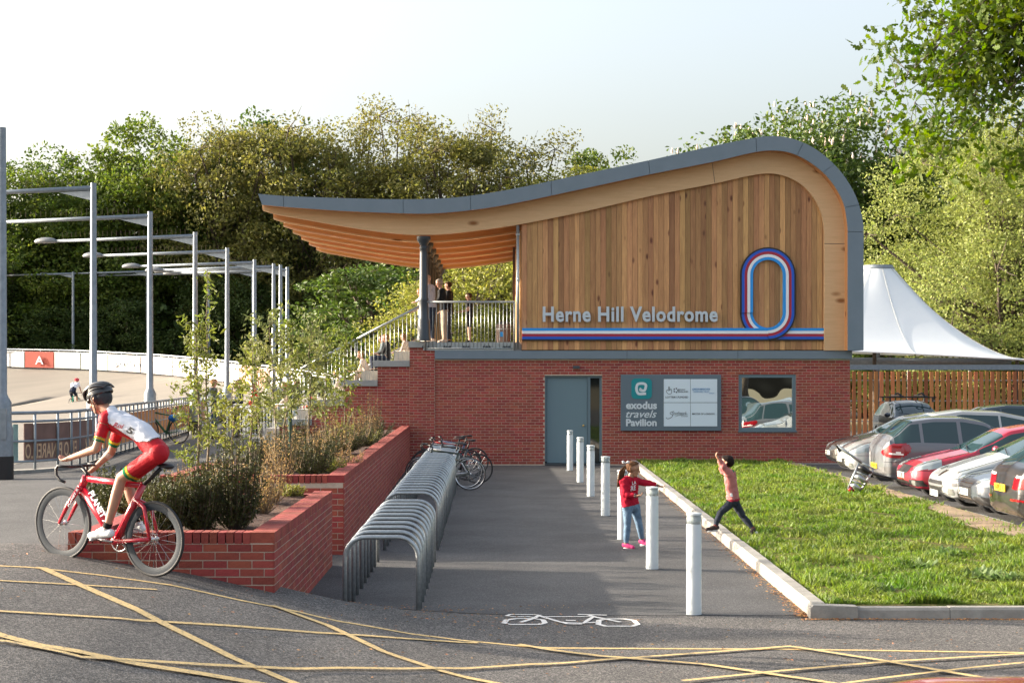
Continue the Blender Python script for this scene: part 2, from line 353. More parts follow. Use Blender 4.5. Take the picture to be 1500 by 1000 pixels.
M['weed']=mat('weed leaves',(.12,.18,.06),.6,rand=.3,trans=.35)
for i,(px,py,r,n,lb) in enumerate([(1345,830,.13,60,'broad leaved weed clump spreading in the middle of the lawn'),(1385,812,.12,60,'pale broad leaved weed clump nearest the bare soil patch'),(1295,868,.12,40,'small bright weed standing by the kerb corner'),(1440,845,.14,70,'large weed clump at the right side of the lawn'),(1480,850,.13,50,'weed clump cut by the right frame edge'),(1455,800,.10,30,'weed clump in the lawn below the black car'),(1190,806,.09,26,'small dock leaves just right of the kerb')]):
    p=G(px,py,.1); weed((p.x,p.y,.10),r*1.2,int(n*1.1),lb)
# bare soil strip beside the car park edging
Vs=[];fs=[]
for j,yy in enumerate(np.arange(17,44.6,.25)):
    wv=.12+.10*math.sin(yy*.9)+.10*math.sin(yy*2.3+1)+.55*math.exp(-((yy-26.5)/1.7)**2)+.2*math.exp(-((yy-38)/1.5)**2); wv=max(wv,.05)
    Vs+=[(7.96-wv-.30,yy,.100),(7.96-wv,yy,.118),(7.96-wv*.4,yy,.121),(7.96,yy,.112)]
    if j: 
        k=4*j
        for q in range(3): fs.append((k-4+q,k-4+q+1,k+q+1,k+q))
tag(link('bare_soil',np_mesh('bare_soil',Vs,fs,M['earthpatch'],smooth=True)),'worn bare soil between lawn and parked cars',None,None,'structure')
# kerbs
def lerp(a,b,t): return a+(b-a)*t
ke=empty('kerb',(0,0,0),'pale concrete kerb running along the lawn edge',None,None,'structure')
y=16.75; k=0
while y<45.5:
    y1=min(y+.9,45.6); a0=float(kx(y)); a1=float(kx(y1)); b=MB(); ht=.135
    if k>=0:
        prof=[(0,-.05),(0,ht-.03),(.025,ht),(.15,ht),(.15,-.05)]
        n=len(prof)
        jx=random.uniform(-.004,.004)
        for (yy,aa) in ((y+.006,a0),(y1-.006,a1)):
            b.v+=[(aa+q[0]+jx,yy,q[1]) for q in prof]
        b.f=[tuple(range(n)),tuple(range(n,2*n))[::-1]]+[(i,n+i,n+(i+1)%n,(i+1)%n) for i in range(n)]
        b.build('kerb_stone',M['kerb'],ke)
    y=y1; k+=1
# corner + front kerb
x=3.5; b=MB(); b.prism([(3.10,-.05),(3.10,.105),(3.13,.135),(3.56,.12),(3.56,-.05)],16.58,16.745); 
b.build('kerb_stone',M['kerb'],ke)
while x<9:
    b=MB(); y0=16.60; jz=random.uniform(-.003,.003)
    poly=[(y0,-.05),(y0+.01,.085+jz),(y0+.03,.11+jz),(y0+.14,.11+jz),(y0+.14,-.05)]
    n=5
    for xx in (x+.066,x+.96): b.v+=[(xx,q[0],q[1]) for q in poly]
    b.f=[tuple(range(n))[::-1],tuple(range(n,2*n))]+[((i+1)%n,n+(i+1)%n,n+i,i) for i in range(n)]
    b.build('kerb_stone',M['kerb'],ke); x+=.9
# car park edging
ke2=empty('kerb_edging',(0,0,0),'thin concrete edging between lawn and parked cars',None,None,'structure')
y=17.0
while y<44:
    b=MB(); b.box((7.965,y+.005,-.04),(8.02,y+.905,.10+random.uniform(-.008,.008))); b.build('edging_stone',M['capstone'],ke2); y+=.915
# ---------------- markings ----------------
def ribbon(pts,wd,off,M_,name,label,closed=False):
    # pts ground XY list ; horizontal width
    P=[]
    for i in range(len(pts)-1):
        a=pts[i];b=pts[i+1]; n=max(1,int((b-a).length/.12))
        for k in range(n): P.append(a.lerp(b,k/n))
    P.append(pts[-1]); V=[];Fc=[]
    for i,p in enumerate(P):
        d=(P[min(i+1,len(P)-1)]-P[max(i-1,0)]); s=Vector((-d.y,d.x,0)).normalized()*wd/2
        for q in (-1,-.33,.33,1):
            v=p+s*q; V.append((v.x,v.y,float(hz(v.x,v.y))+off))
    for i in range(len(P)-1):
        for k in range(3): a=i*4+k; Fc.append((a,a+4,a+5,a+1))
    o=link(name,np_mesh(name,V,Fc,M_)); tag(o,label,None,None,'structure'); return o
def gp(l): return [Vector((p.x,p.y,0)) for p in (G(*q) for q in l)]
LN=[([(-60,823),(0,829),(150,843),(250,857),(350,879),(440,897),(520,914),(600,928),(700,940),(760,946),(900,950),(1150,951),(1560,957)],.065,'upper edge line of the yellow box'),
([(-60,848),(0,851),(120,857),(230,864)],.05,'thin yellow line near the left frame edge'),
([(-60,892),(0,896),(200,909),(330,917),(480,928),(600,936),(700,942)],.06,'upper shallow yellow diagonal'),
([(60,832),(120,859),(240,915),(340,964),(440,1005),(520,1040)],.10,'steep yellow diagonal at the left'),
([(400,888),(480,917),(560,955),(650,985),(730,1003),(800,1020)],.08,'steep yellow diagonal below the bike stands'),
([(-60,910),(0,932),(60,948),(200,975),(300,990),(420,1010)],.11,'lower left yellow box edge'),
([(-60,938),(10,942),(120,965),(300,976),(500,981),(640,981),(780,975),(900,967),(1030,958),(1160,948)],.06,'long curved yellow diagonal'),
([(760,946),(880,963),(1030,975),(1200,1000),(1260,1010)],.07,'right yellow diagonal sloping down'),
([(1000,1000),(1150,985),(1300,972),(1500,960),(1560,957)],.06,'right yellow diagonal rising to the frame edge'),
([(1160,950),(1290,970),(1440,996),(1500,1010)],.07,'last yellow diagonal at the right'),
([(1180,1012),(1300,996),(1420,982),(1540,970)],.05,'faint yellow line at the lower right')]
for i,(l,wd,lb) in enumerate(LN): ribbon(gp(l),wd*1.0,.004+.0035*i*.6,M['yellow'],'yellow_road_marking',lb)
# white bicycle symbol (rounded wheels, frame, bars) drawn on the path end
def gl(l): return gp([(720+x/6.25,890+y/6.25) for x,y in l])
def rr(x0,y0,x1,y1,sk=0,c=.28):
    w_=x1-x0;h_=y1-y0;pts=[(x0+w_*c,y0),(x1-w_*c,y0),(x1-w_*.05,y0+h_*.2),(x1,y1-h_*.25),(x1-w_*c*.5,y1),(x0+w_*c*.6,y1),(x0,y1-h_*.25),(x0+w_*.06,y0+h_*.2),(x0+w_*c,y0)]
    return [(x+sk*(y-y0)/h_,y) for x,y in pts]
SY=[rr(115,103,490,156),rr(955,107,1315,172,30)]
BK=[[(270,138),(395,98),(440,72),(385,66),(170,66),(140,78),(215,88),(330,86),(395,96)],[(440,80),(640,140),(840,147),(935,85),(470,88)],[(790,67),(1055,75)],[(880,70),(940,90),(1180,140)],[(840,147),(960,142)],[(640,140),(690,155),(830,158)],[(680,124),(770,127)]]
for i,l in enumerate(SY+BK):
    ribbon(gl(l),.055 if i<2 else .045,.006+.001*i,M['whitepaint'],'bicycle_marking','painted white bicycle symbol, '+['left wheel','right wheel','fork and handlebar','frame triangle','saddle','seat tube and stay','chain stay','crank arm','pedal'][i]+' stroke')
# drop dry leaves
V=[];Fc=[]
def leafbit(x,y,z,s):
    a=random.random()*6.28;t=random.uniform(0,.5);k=len(V);c,s2=math.cos(a)*s,math.sin(a)*s
    V.extend([(x-c,y-s2,z),(x+s2*.4,y-c*.4,z+s*t),(x+c,y+s2,z+s*.2),(x-s2*.4,y+c*.4,z+s*t*.5)]); Fc.append((k,k+1,k+2,k+3))
for i in range(4200):
    r_=random.random()
    if r_<.55: y=16.7+26*random.random()**2; x=float(kx(y))-abs(random.gauss(0,.07)); z=.006
    elif r_<.75: x=random.uniform(3,6); y=16.58-abs(random.gauss(0,.05)); z=.006
    elif r_<.9: x=random.uniform(-5,6); y=random.uniform(12.5,16.5); z=float(hz(x,y))+.006
    else: x=random.gauss(-.3,.9); y=random.uniform(15.8,17.6); z=float(hz(x,y))+.008
    leafbit(x,y,z,random.uniform(.008,.022))
M['litter']=mat('dry leaf litter',(.38,.19,.07),.9,rand=.5)
tag(link('leaf_litter',np_mesh('leaf_litter',V,Fc,M['litter'])),'dry orange leaf litter along kerb and road','leaf litter',None,'stuff')
# ---------------- brickwork ----------------
def slip(l,h,d=.03,pr=.0035):
    b=MB(); b.box((-l/2,-pr,-h/2),(l/2,d,h/2)); me=bpy.data.meshes.new('brick'); me.from_pydata(b.v,[],b.f); me.materials.append(M['brick']); return me
ST=slip(.215,.065); SO=slip(.065,.1025)
def brickrun(wall,A,B,z0,z1,budget,openings=(),near=None,soldier=0,zref=0):
    """stretcher courses on the face A->B (outward normal is to the right of A->B, i.e. towards -Y when A->B is +X)"""
    A=Vector((A[0],A[1],0));B=Vector((B[0],B[1],0)); L_=(B-A).length; d=(B-A)/L_; rz=math.atan2(d.y,d.x); out=[]
    nc=int(round((z1-z0)/.0755)); 
    for r in range(nc):
        zc=z0+.0755*r+.0375
        if zc+.033>z1+.004: break
        k=-(r%2)*.1125-((r*7)%3)*.0
        s=k
        while s<L_:
            a=max(s+.005,.003);b_=min(s+.22,L_-.003); s+=.225
            iv=[(a,b_)]
            for (o0,o1,p0,p1) in openings:
                if zc>p0 and zc<p1:
                    nv=[]
                    for u,v in iv:
                        if v<=o0 or u>=o1: nv.append((u,v))
                        else:
                            if u<o0-.02: nv.append((u,o0-.004))
                            if v>o1+.02: nv.append((o1+.004,v))
                    iv=nv
            for u,v in iv:
                if v-u<.03: continue
                c=A+d*((u+v)/2); out.append((c.x,c.y,zc,(v-u)/.215))
    if near is not None: out.sort(key=lambda q:(q[0]-near[0])**2+(q[1]-near[1])**2+(q[2]-near[2])**2)
    for q in out[:budget]:
        o=link('brick',ST,wall); o.location=(q[0]+d.y*0,q[1],q[2]+random.uniform(-.001,.001)); o.rotation_euler[2]=rz; o.scale=(q[3],1+random.uniform(-.1,.1),1)
    rest=out[budget:]
    if rest:
        bx=np.array([(-.1075,-.0035,-.0325),(.1075,-.0035,-.0325),(.1075,.03,-.0325),(-.1075,.03,-.0325),(-.1075,-.0035,.0325),(.1075,-.0035,.0325),(.1075,.03,.0325),(-.1075,.03,.0325)])
        fq=np.array([(3,2,1,0),(4,5,6,7),(0,1,5,4),(1,2,6,5),(2,3,7,6),(3,0,4,7)])
        V=[];Fc=[]
        c,s_=math.cos(rz),math.sin(rz)
        for i,q in enumerate(rest):
            P=bx*np.array([q[3],1+rng.uniform(-.1,.1),1]); X=P[:,0]*c-P[:,1]*s_+q[0]; Yy=P[:,0]*s_+P[:,1]*c+q[1]; V.append(np.stack([X,Yy,P[:,2]+q[2]],1)); Fc.append(fq+8*i)
        o=link('brickwork',np_mesh('brickwork',np.concatenate(V),np.concatenate(Fc),M['brick']),wall); tag(o,None,None,None,'stuff')
def rowlock(wall,A,B,zc,thick,budget,axis):
    # brick-on-edge coping along A->B : bricks laid across the wall
    A=Vector((A[0],A[1],0));B=Vector((B[0],B[1],0)); L_=(B-A).length; d=(B-A)/L_; rz=math.atan2(d.y,d.x); n=int(L_/.075)
    b=MB(); b.box((-.0328,-.004,-.052),(.0328,thick+.004,.052)); me=bpy.data.meshes.new('coping_brick'); me.from_pydata(b.v,[],b.f); me.materials.append(M['brick'])
    V=[];Fc=[]
    for i in range(n):
        c=A+d*((i+.5)*L_/n)
        if i<budget:
            o=link('coping_brick',me,wall); o.location=(c.x,c.y,zc+random.uniform(-.0015,.0015)); o.rotation_euler[2]=rz
        else:
            k=len(V); cs,sn=math.cos(rz),math.sin(rz)
            V+=[(x*cs-y*sn+c.x,x*sn+y*cs+c.y,z+zc) for x,y,z in b.v]; Fc+=[tuple(k+j for j in f) for f in b.f]
    if V: o=link('coping_brickwork',np_mesh('coping',V,Fc,M['brick']),wall); tag(o,None,None,None,'stuff')
# planter one (near)
x0,x1,y0,y1=-3.88,-1.99,15.62,21.4; T=.215; zt=.93
def planter(label,x0,x1,x1b,y0,y1,zt,zsoil,frontz,soilname,leftx):
    w_=empty('planter',((x0+x1)/2,y0,0),label,'planter'); w_.location=(0,0,0)
    m=MB(); m.box((x0+.01,y0+.001,-.1),(x1-.01,y0+T-.01,zt-.10)); a=m.build('front_wall',M['mortar'],w_)
    m=MB(); P=[(x1-.001,y0+.01),(x1b-.001,y1),(x1b-T+.01,y1),(x1-T+.01,y0+.01)]
    m.v=[(p[0],p[1],-.1) for p in P]+[(p[0],p[1],zt-.10) for p in P]; m.f=[(0,1,2,3)[::-1],(4,5,6,7),(0,1,5,4),(1,2,6,5),(2,3,7,6),(3,0,4,7)]
    b_=m.build('side_wall',M['mortar'],w_)
    brickrun(a,(x0,y0),(x1,y0),zt-.105-12*.0755 if zt-.105-12*.0755<-.0 else -.02,zt-.105,300,near=(x1,y0,zt))
    brickrun(b_,(x1,y0),(x1b,y1),zt-.105-.0755*math.ceil((zt-.105)/.0755),zt-.105,300,near=(x1,y0,zt))
    # copings: the front one is soldier faced
    rowlock(a,(x0,y0),(x1-T,y0),zt-.052,T,300,0)
    rowlock(b_,(x1,y0+.0),(x1b,y1),zt-.052,T,300,1)
    m=MB(); m.box((x0+.01,y0+T,-.1),(x0+T,y0+T+3.5,zt-.02)); m.build('left_wall',M['brick'],w_)
    m=MB(); m.box((x0+.3,y1-.22,-.1),(x1b-T+.012,y1-.004,zt-.03)); m.build('end_wall',M['brick'],w_)
    nx=20;ny=30; xs=np.linspace(x0+.05,min(x1,x1b)-T+.03,nx); ys_=np.linspace(y0+T-.02,y1-.2,ny)
    X,Y=np.meshgrid(xs,ys_); Z=zsoil+.03*rng.random(X.shape)+.05*np.sin(X*3)*np.sin(Y*1.7)
    fc=[(j*nx+i,j*nx+i+1,(j+1)*nx+i+1,(j+1)*nx+i) for j in range(ny-1) for i in range(nx-1)]
    link('soil',np_mesh('soil',np.stack([X,Y,Z],-1),fc,M['soil'],smooth=True),w_)
    return w_
planter('low red brick planter with brick-on-edge coping behind the rear wheel',-3.88,-1.99,-1.99,15.62,21.3,.93,.84,0,'',0)
planter('long red brick planter wall running back to the pavilion',-4.4,-1.955,-2.19,22.6,45.9,1.05,.95,0,'',0)
# ---------------- pavilion ----------------
YF=46.
def fx(px,Y=YF): return (px-CX)*Y/F
def fz(py,Y=YF): return H-(py-CY)*Y/F
PV=empty('pavilion',(4,46,0),'two storey brick and timber pavilion with a swooping grey roof','building'); PV.location=(0,0,0)
m=MB(); m.box((fx(637),46.0,-.05),(fx(798),46.25,fz(526))); m.box((fx(882),46.0,-.05),(fx(1082),46.25,fz(526))); m.box((fx(798),46.0,fz(550)),(fx(882),46.25,fz(526)))
m.box((fx(1082),46.0,fz(548)),(fx(1166),46.25,fz(526))); m.box((fx(1082),46.0,-.05),(fx(1166),46.25,fz(631))); m.box((fx(1166),46.0,-.05),(fx(1245),46.25,fz(526)))
bw=m.build('brick_wall',M['mortar'],PV)
A0=fx(637)
brickrun(bw,(fx(637),46.0),(fx(1245),46.0),.0,fz(526)-.01,300,openings=[(fx(798)-A0,fx(882)-A0,-1,fz(550)),(fx(1082)-A0,fx(1166)-A0,fz(631),fz(548))],near=(fx(900),46,1.6))
m=MB(); m.box((fx(637)+.02,46.26,-.05),(fx(1245)-.02,60,2.8)); m.build('ground_floor',M['dark'],PV)
m=MB(); m.box((fx(1240),46.26,-.05),(fx(1245),60,2.8)); m.build('side_wall',M['brick'],PV)
# steel band
m=MB(); m.box((fx(637),45.90,fz(525.5)),(fx(1247),46.3,fz(513.6))); m.build('steel_band',M['fascia'],PV)
for px in (918,1080): m=MB(); m.box((fx(px)-.004,45.896,fz(525.4)),(fx(px)+.004,45.905,fz(513.8))); m.build('band_joint',M['seam'],PV)
# door
dr=MB()
for a in ((798,550,882,553.5),(798,553.5,801,676),(861,553.5,865,676),(878.5,553.5,882,676)): dr.box((fx(a[0]),46.07,fz(a[3])),(fx(a[2]),46.2,fz(a[1])))
dr.build('door_frame',M['frame'],PV)
d_=MB().box((fx(801.3),46.10,.03),(fx(860.8),46.15,fz(553.8))).build('door',M['doorpaint'],PV,bevel=.004)
hb=MB(); hb.lathe([(.0,0),(.028,0),(.03,.02),(.02,.05),(0.0,.055)],(fx(855),46.1,fz(623)),12,Matrix.Rotation(R(90),3,'X')); hb.build('handle',mat('brass',(.6,.42,.16),.3,metal=.9),d_,smooth=True)
MB().box((fx(865),46.12,.03),(fx(878.5),46.14,fz(553.5))).build('side_light',M['glassdark'],PV)
MB().box((fx(798),45.96,-.02),(fx(882),46.3,.02)).build('threshold',M['seam'],PV)
MB().box((fx(839),45.90,fz(539.5)),(fx(849),45.99,fz(535.5))).build('bulkhead_light',M['seam'],PV,bevel=.01)
# window
wf=MB()
for a in ((1082,548,1166,553),(1082,626,1166,631),(1082,553,1087,626),(1161,553,1166,626)): wf.box((fx(a[0]),46.02,fz(a[3])),(fx(a[2]),46.16,fz(a[1])))
wf=wf.build('window_frame',M['frame'],PV,bevel=.005)
MB().box((fx(1081),45.95,fz(632.5)),(fx(1167),46.05,fz(630.4))).build('sill',M['frame'],wf)
wg=mat('mirror window glass',(.55,.60,.60),.012,metal=1.0)
t_=wg.node_tree; n_=t_.nodes.new('ShaderNodeTexNoise'); n_.inputs['Scale'].default_value=1.6; n_.inputs['Detail'].default_value=0; b_=t_.nodes.new('ShaderNodeBump'); b_.inputs['Strength'].default_value=.16; b_.inputs['Distance'].default_value=.04
tc_=t_.nodes.new('ShaderNodeTexCoord'); t_.links.new(tc_.outputs['Object'],n_.inputs['Vector']); t_.links.new(n_.outputs[0],b_.inputs['Height']); t_.links.new(b_.outputs[0],t_.nodes['Principled BSDF'].inputs['Normal'])
MB().box((fx(1087),46.07,fz(626)),(fx(1161),46.09,fz(553))).build('pane',wg,wf)
# roof curves
TT=[(378,284),(409,286.5),(450,288.5),(510,290.5),(573,291.8),(622,291.5),(665,289.5),(715,283),(770,273),(850,256),(950,235),(1040,215),(1094,204),(1130,199.5),(1165,204.5),(1200,222),(1232,252),(1254,288),(1264,325),(1265,360),(1265,513)]
BB=[(384,300),(410,302.5),(450,305.5),(510,309.5),(573,312),(622,313),(665,310.5),(715,304.5),(770,294.5),(852,277),(952,255.5),(1043,237.5),(1096,225),(1128,220.5),(1158,224),(1187,238),(1214,261),(1234,293),(1241,325),(1242,360),(1242,513)]
WW=[(384.5,308),(405,314),(450,322),(510,332.5),(570,341),(620,344),(665,341.5),(715,335.5),(770,327),(855,310),(956,286.5),(1046,269),(1095,258),(1125,254),(1150,258),(1173,269.5),(1190,287),(1202,309),(1207,334),(1207.5,360),(1207.5,513)]
def catmull(P,n=6):
    out=[]
    for i in range(len(P)-1):
        p0=P[max(i-1,0)];p1=P[i];p2=P[i+1];p3=P[min(i+2,len(P)-1)]
        if i==len(P)-2 or i==len(P)-3 and False: 
            for k in range(n): out.append(tuple(p1[j]+(p2[j]-p1[j])*k/n for j in range(2)))
            continue
        for k in range(n):
            t=k/n; out.append(tuple(.5*((2*p1[j])+(-p0[j]+p2[j])*t+(2*p0[j]-5*p1[j]+4*p2[j]-p3[j])*t*t+(-p0[j]+3*p1[j]-3*p2[j]+p3[j])*t**3) for j in range(2)))
    out.append(P[-1]); return out
def toxz(P,Y): return [(fx(a,Y),fz(b,Y)) for a,b in P]
ct=toxz(catmull(TT),45.4); cb=toxz(catmull(BB),45.4)
cw_px=catmull(WW); cw=toxz(cw_px,45.85); cb2=toxz(catmull(BB),45.85)
def strip(name,P,Q,y0,y1,m,parent):
    n=len(P); V=[(x,y0,z) for x,z in P]+[(x,y0,z) for x,z in Q]+[(x,y1,z) for x,z in P]+[(x,y1,z) for x,z in Q]; f=[]
    for i in range(n-1):
        f+=[(n+i,n+i+1,i+1,i),(2*n+i,2*n+i+1,3*n+i+1,3*n+i),(i,i+1,2*n+i+1,2*n+i),(n+i+1,n+i,3*n+i,3*n+i+1)]
    f+=[(0,2*n,3*n,n),(n-1,2*n-1,4*n-1,3*n-1)]
    return link(name,np_mesh(name,V,f,m),parent)
RF=empty('roof',(0,0,0)); RF.parent=PV
body_b=[(b[0]*.92+t[0]*.08,b[1]*.92+t[1]*.08) for t,b in zip(ct,cb)]
strip('roof_deck',ct,body_b,45.46,60.4,M['fascia'],RF)
# soffit skin just under the deck
cs=[(b[0]*.90+t[0]*.10,b[1]*.90+t[1]*.10) for t,b in zip(ct,cb)]
sb=[(b[0]*.94+t[0]*.06,b[1]*.94+t[1]*.06) for t,b in zip(ct,cb)]
strip('soffit',body_b,[(b[0]*.98+t[0]*.02,b[1]*.98+t[1]*.02) for t,b in zip(ct,cb)],45.47,60.38,M['soffit'],RF)
cuts=[0,7,26,39,51,60,74,86,94,104,112,120]; N_=len(ct)
for a,b in zip(cuts[:-1],cuts[1:]):
    P=ct[a:b+1];Q=cb[a:b+1]
    def inset(p,q,e): d=Vector((q[0]-p[0],q[1]-p[1])); l=d.length; d=d/l*e; return (p[0]+d.x,p[1]+d.y)
    P=list(P);Q=list(Q)
    if a>0: P[0]=inset(P[0],P[1],.006);Q[0]=inset(Q[0],Q[1],.006)
    if b<N_-1: P[-1]=inset(P[-1],P[-2],.006);Q[-1]=inset(Q[-1],Q[-2],.006)
    strip('fascia_panel',P,Q,45.4,45.455,M['fascia'],RF)
cbt=[(b[0]*.75+t[0]*.25,b[1]*.75+t[1]*.25) for t,b in zip(toxz(catmull(TT),45.85),cb2)]
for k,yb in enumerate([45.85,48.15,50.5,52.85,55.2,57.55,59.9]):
    strip('glulam_beam',[( (a[0]),a[1]) for a in (cb2 if k==0 else cb2)],cw,yb,yb+.16,M['glulam'] if k==0 else M['beam_bounce'],RF)
    if k>0: strip('beam_lit_edge',[(a[0],a[1]+.02) for a in cw],[(a[0],a[1]-.025) for a in cw],yb-.01,yb+.17,M['glulam'],RF)  # added pale strip paints the bounce light along the beam undersides
m=MB()
for px0,py0,px1,py1 in ((1043,237,1047,268),): 
    a=W(px0,py0,45.846);b=W(px1,py1,45.846); m.tube([a,b],.006,4)
a=W(1207.5,357,45.846);b=W(1242,357,45.846); m.tube([a,b],.006,4); m.build('beam_joint',M['seam'],RF)
# upper body (closed box behind boards) and boards
poly=[(fx(764,46.03),fz(513,46.03))]+[(fx(p[0],46.03),fz(p[1]-8,46.03)) for p in cw_px if p[0]>764 and p[1]<513][:-1]+[(fx(1209,46.03),fz(513,46.03))]
MB().prism(poly,46.03,60.0).build('upper_storey',M['dark'],PV)
wx=[p[0] for p in cw_px if p[1]<340 or p[0]<1200]; wy=[p[1] for p in cw_px if p[1]<340 or p[0]<1200]
cl=empty('timber_cladding',(0,0,0)); cl.parent=PV
px=764.; i=0
while px<1206.5:
    wd=7.72; a,b=fx(px,46)+.003,fx(min(px+wd,1207.3),46)-.003
    ta=fz(np.interp(min(px,1206),wx,wy)-4); tb=fz(np.interp(min(px+wd,1207),wx,wy)-4)
    if px+wd>1200: tb=fz(np.interp(min(px+wd,1206.8),wx,wy)-2)
    pr=random.choice([0,0,.003,.006])
    o=MB().prism([(a,fz(512.3)),(b,fz(512.3)),(b,tb),(a,ta)],45.965-pr,46.02).build('board',M['board'],cl); 
    px+=wd; i+=1
# left return wall, downpipe
MB().box((fx(762,46),46.12,fz(502)),(fx(764.5,46),60,fz(338))).build('return_wall',M['board'],PV)
m=MB(); xx=fx(758.5,45.9); m.tube([(xx,45.9,fz(511)),(xx,45.9,fz(331))],.042,10); m.build('downpipe',M['galv'],PV,smooth=True)
m=MB(); m.box((xx-.055,45.84,fz(412)),(xx+.055,45.96,fz(410))); m.box((xx-.055,45.84,fz(345)),(xx+.055,45.96,fz(343))); m.build('pipe_bracket',M['galv'],PV)
MB().box((fx(751,47.5),47.4,3.3),(fx(754.5,47.5),47.5,fz(362,47.5))).build('screen_door',mat('dark stained timber',(.07,.03,.02),.6),PV)
# deck
m=MB(); m.box((fx(637),46.02,2.86),(fx(764),60,3.29)); m.build('deck',M['concrete'],PV)
m=MB(); m.box((fx(620),45.94,fz(513.3)),(fx(755),45.99,fz(501.5))); kp=m.build('kick_plate',M['galv'],PV)
for c in (624,655,683,713,742):
    m=MB()
    for dx_ in (-4,0,4): m.tube([W(c+dx_,508,45.93),W(c+dx_,508,45.945)],.035,10)
    m.build('plate_hole',M['seam'],kp)
# columns
def column(Y):
    X=fx(620.5,45.9); z0=3.33; zt=fz(346,45.9); C_=MB()
    C_.lathe([(.19,0),(.19,.10),(.17,.14),(.165,.55),(.135,.60),(.125,1.05),(.135,1.08),(.135,1.12),(.115,1.16),(.105,2.35),(.10,zt-z0-.36),(.12,zt-z0-.33),(.12,zt-z0-.29),(.10,zt-z0-.26),(.13,zt-z0-.18),(.17,zt-z0-.12),(.19,zt-z0-.09),(.19,zt-z0)],(X,Y,z0),20)
    return C_.build('column',M['ironblue'],PV,auto=True)
for yb in [45.98,48.22,50.57,52.92,55.27,57.62,59.97]: column(yb)
# terraces
TR=empty('terrace',(0,0,0),'stepped concrete spectator terrace with brick flank left of the pavilion','terrace')
stp=[(637,600,500),(600,553,528),(553,505,556.5),(505,457,585),(457,409,613.5),(409,361,642)]
fl=MB()
for i,(a,b,t) in enumerate(stp):
    z=fz(t); fl.box((fx(b),45.995+(-.02 if i==0 else 0)+.0,-.1),(fx(a),46.2,z-.16))
fw=fl.build('flank_wall',M['mortar'],TR); bud=150
for i,(a,b,t) in enumerate(stp):
    z=fz(t); 
    n=int((z-.165)/.0755); brickrun(fw,(fx(b),45.995-(.02 if i==0 else 0)),(fx(a),45.995-(.02 if i==0 else 0)),z-.165-n*.0755-.0,z-.165,[90,90,80,40,0,0][i])
    MB().box((fx(b)-(.12 if i>0 else .03),45.93,z-.165),(fx(a)+(.0 if i else .03),46.25,z)).build('cap',M['capstone'],TR,bevel=.008)
    if i>0:
        MB().box((fx(b),46.26,0),(fx(a)-.003,60,z-.005)).build('tier',M['concrete'],TR)
        MB().box((fx(a)-.45,46.4,z-.004),(fx(a)-.006,47.7,z+.255)).build('step',M['concrete'],TR)
        MB().box((fx(a)-.46,51.0,z-.004),(fx(a)-.006,52.3,z+.255)).build('step',M['concrete'],TR)
MB().box((fx(637)+.001,46.26,0),(fx(600),60,3.285)).build('tier',M['concrete'],TR)
# railings
def railing(name,label,rails,posts,balus,rb=.008):
    e=empty(name,(0,0,0),label,'railing')
    for r in rails: MB().tube(r[0],r[1],8).build('rail',M['galv'],e,smooth=True)
    for p in posts: MB().tube(p,.024,8).build('post',M['galv'],e,smooth=True)
    for b in balus: MB().tube(b,rb,6).build('baluster',M['galv'],e,smooth=True)
    return e
Yr=45.92; xa=fx(623,Yr);xb=fx(753.5,Yr); zt=fz(442,Yr); zb=fz(510,Yr)
nb=24
railing('balcony_railing','straight galvanised railing along the front of the balcony',[([(xa,Yr,zt),(xb,Yr,zt)],.028),([(xa,Yr,zb),(xb,Yr,zb)],.015)],[[(xb,Yr,fz(513,Yr)),(xb,Yr,zt)],[(xa,Yr,fz(513,Yr)),(xa,Yr,zt)]],[[(xa+(xb-xa)*k/nb,Yr,zb),(xa+(xb-xa)*k/nb,Yr,zt)] for k in range(1,nb)])
def stair(Yr,p0,p1,name,label,k0):
    a=Vector((fx(p0[0],46),Yr,fz(p0[1],46)));b=Vector((fx(p1[0],46),Yr,fz(p1[1],46))); n=int((b.x-a.x)/.105); B=[]
    for k in range(n+1):
        p=a.lerp(b,k/n); zz=None
        for (q,r,t) in stp:
            if fx(r)<=p.x<=fx(q): zz=fz(t)
        if zz is None: continue
        B.append([(p.x,Yr,zz),tuple(p)])
    railing(name,label,[([a,b],.028)],[],B)
stair(46.05,(523,496),(614,448),'stair_railing','sloping galvanised railing down the front edge of the terrace',0)
stair(51.5,(480,554),(616,480),'stair_railing','second sloping railing halfway back on the terrace',0)
stair(46.05,(440,540),(520,497),'stair_railing','lower sloping railing behind the saplings',0)
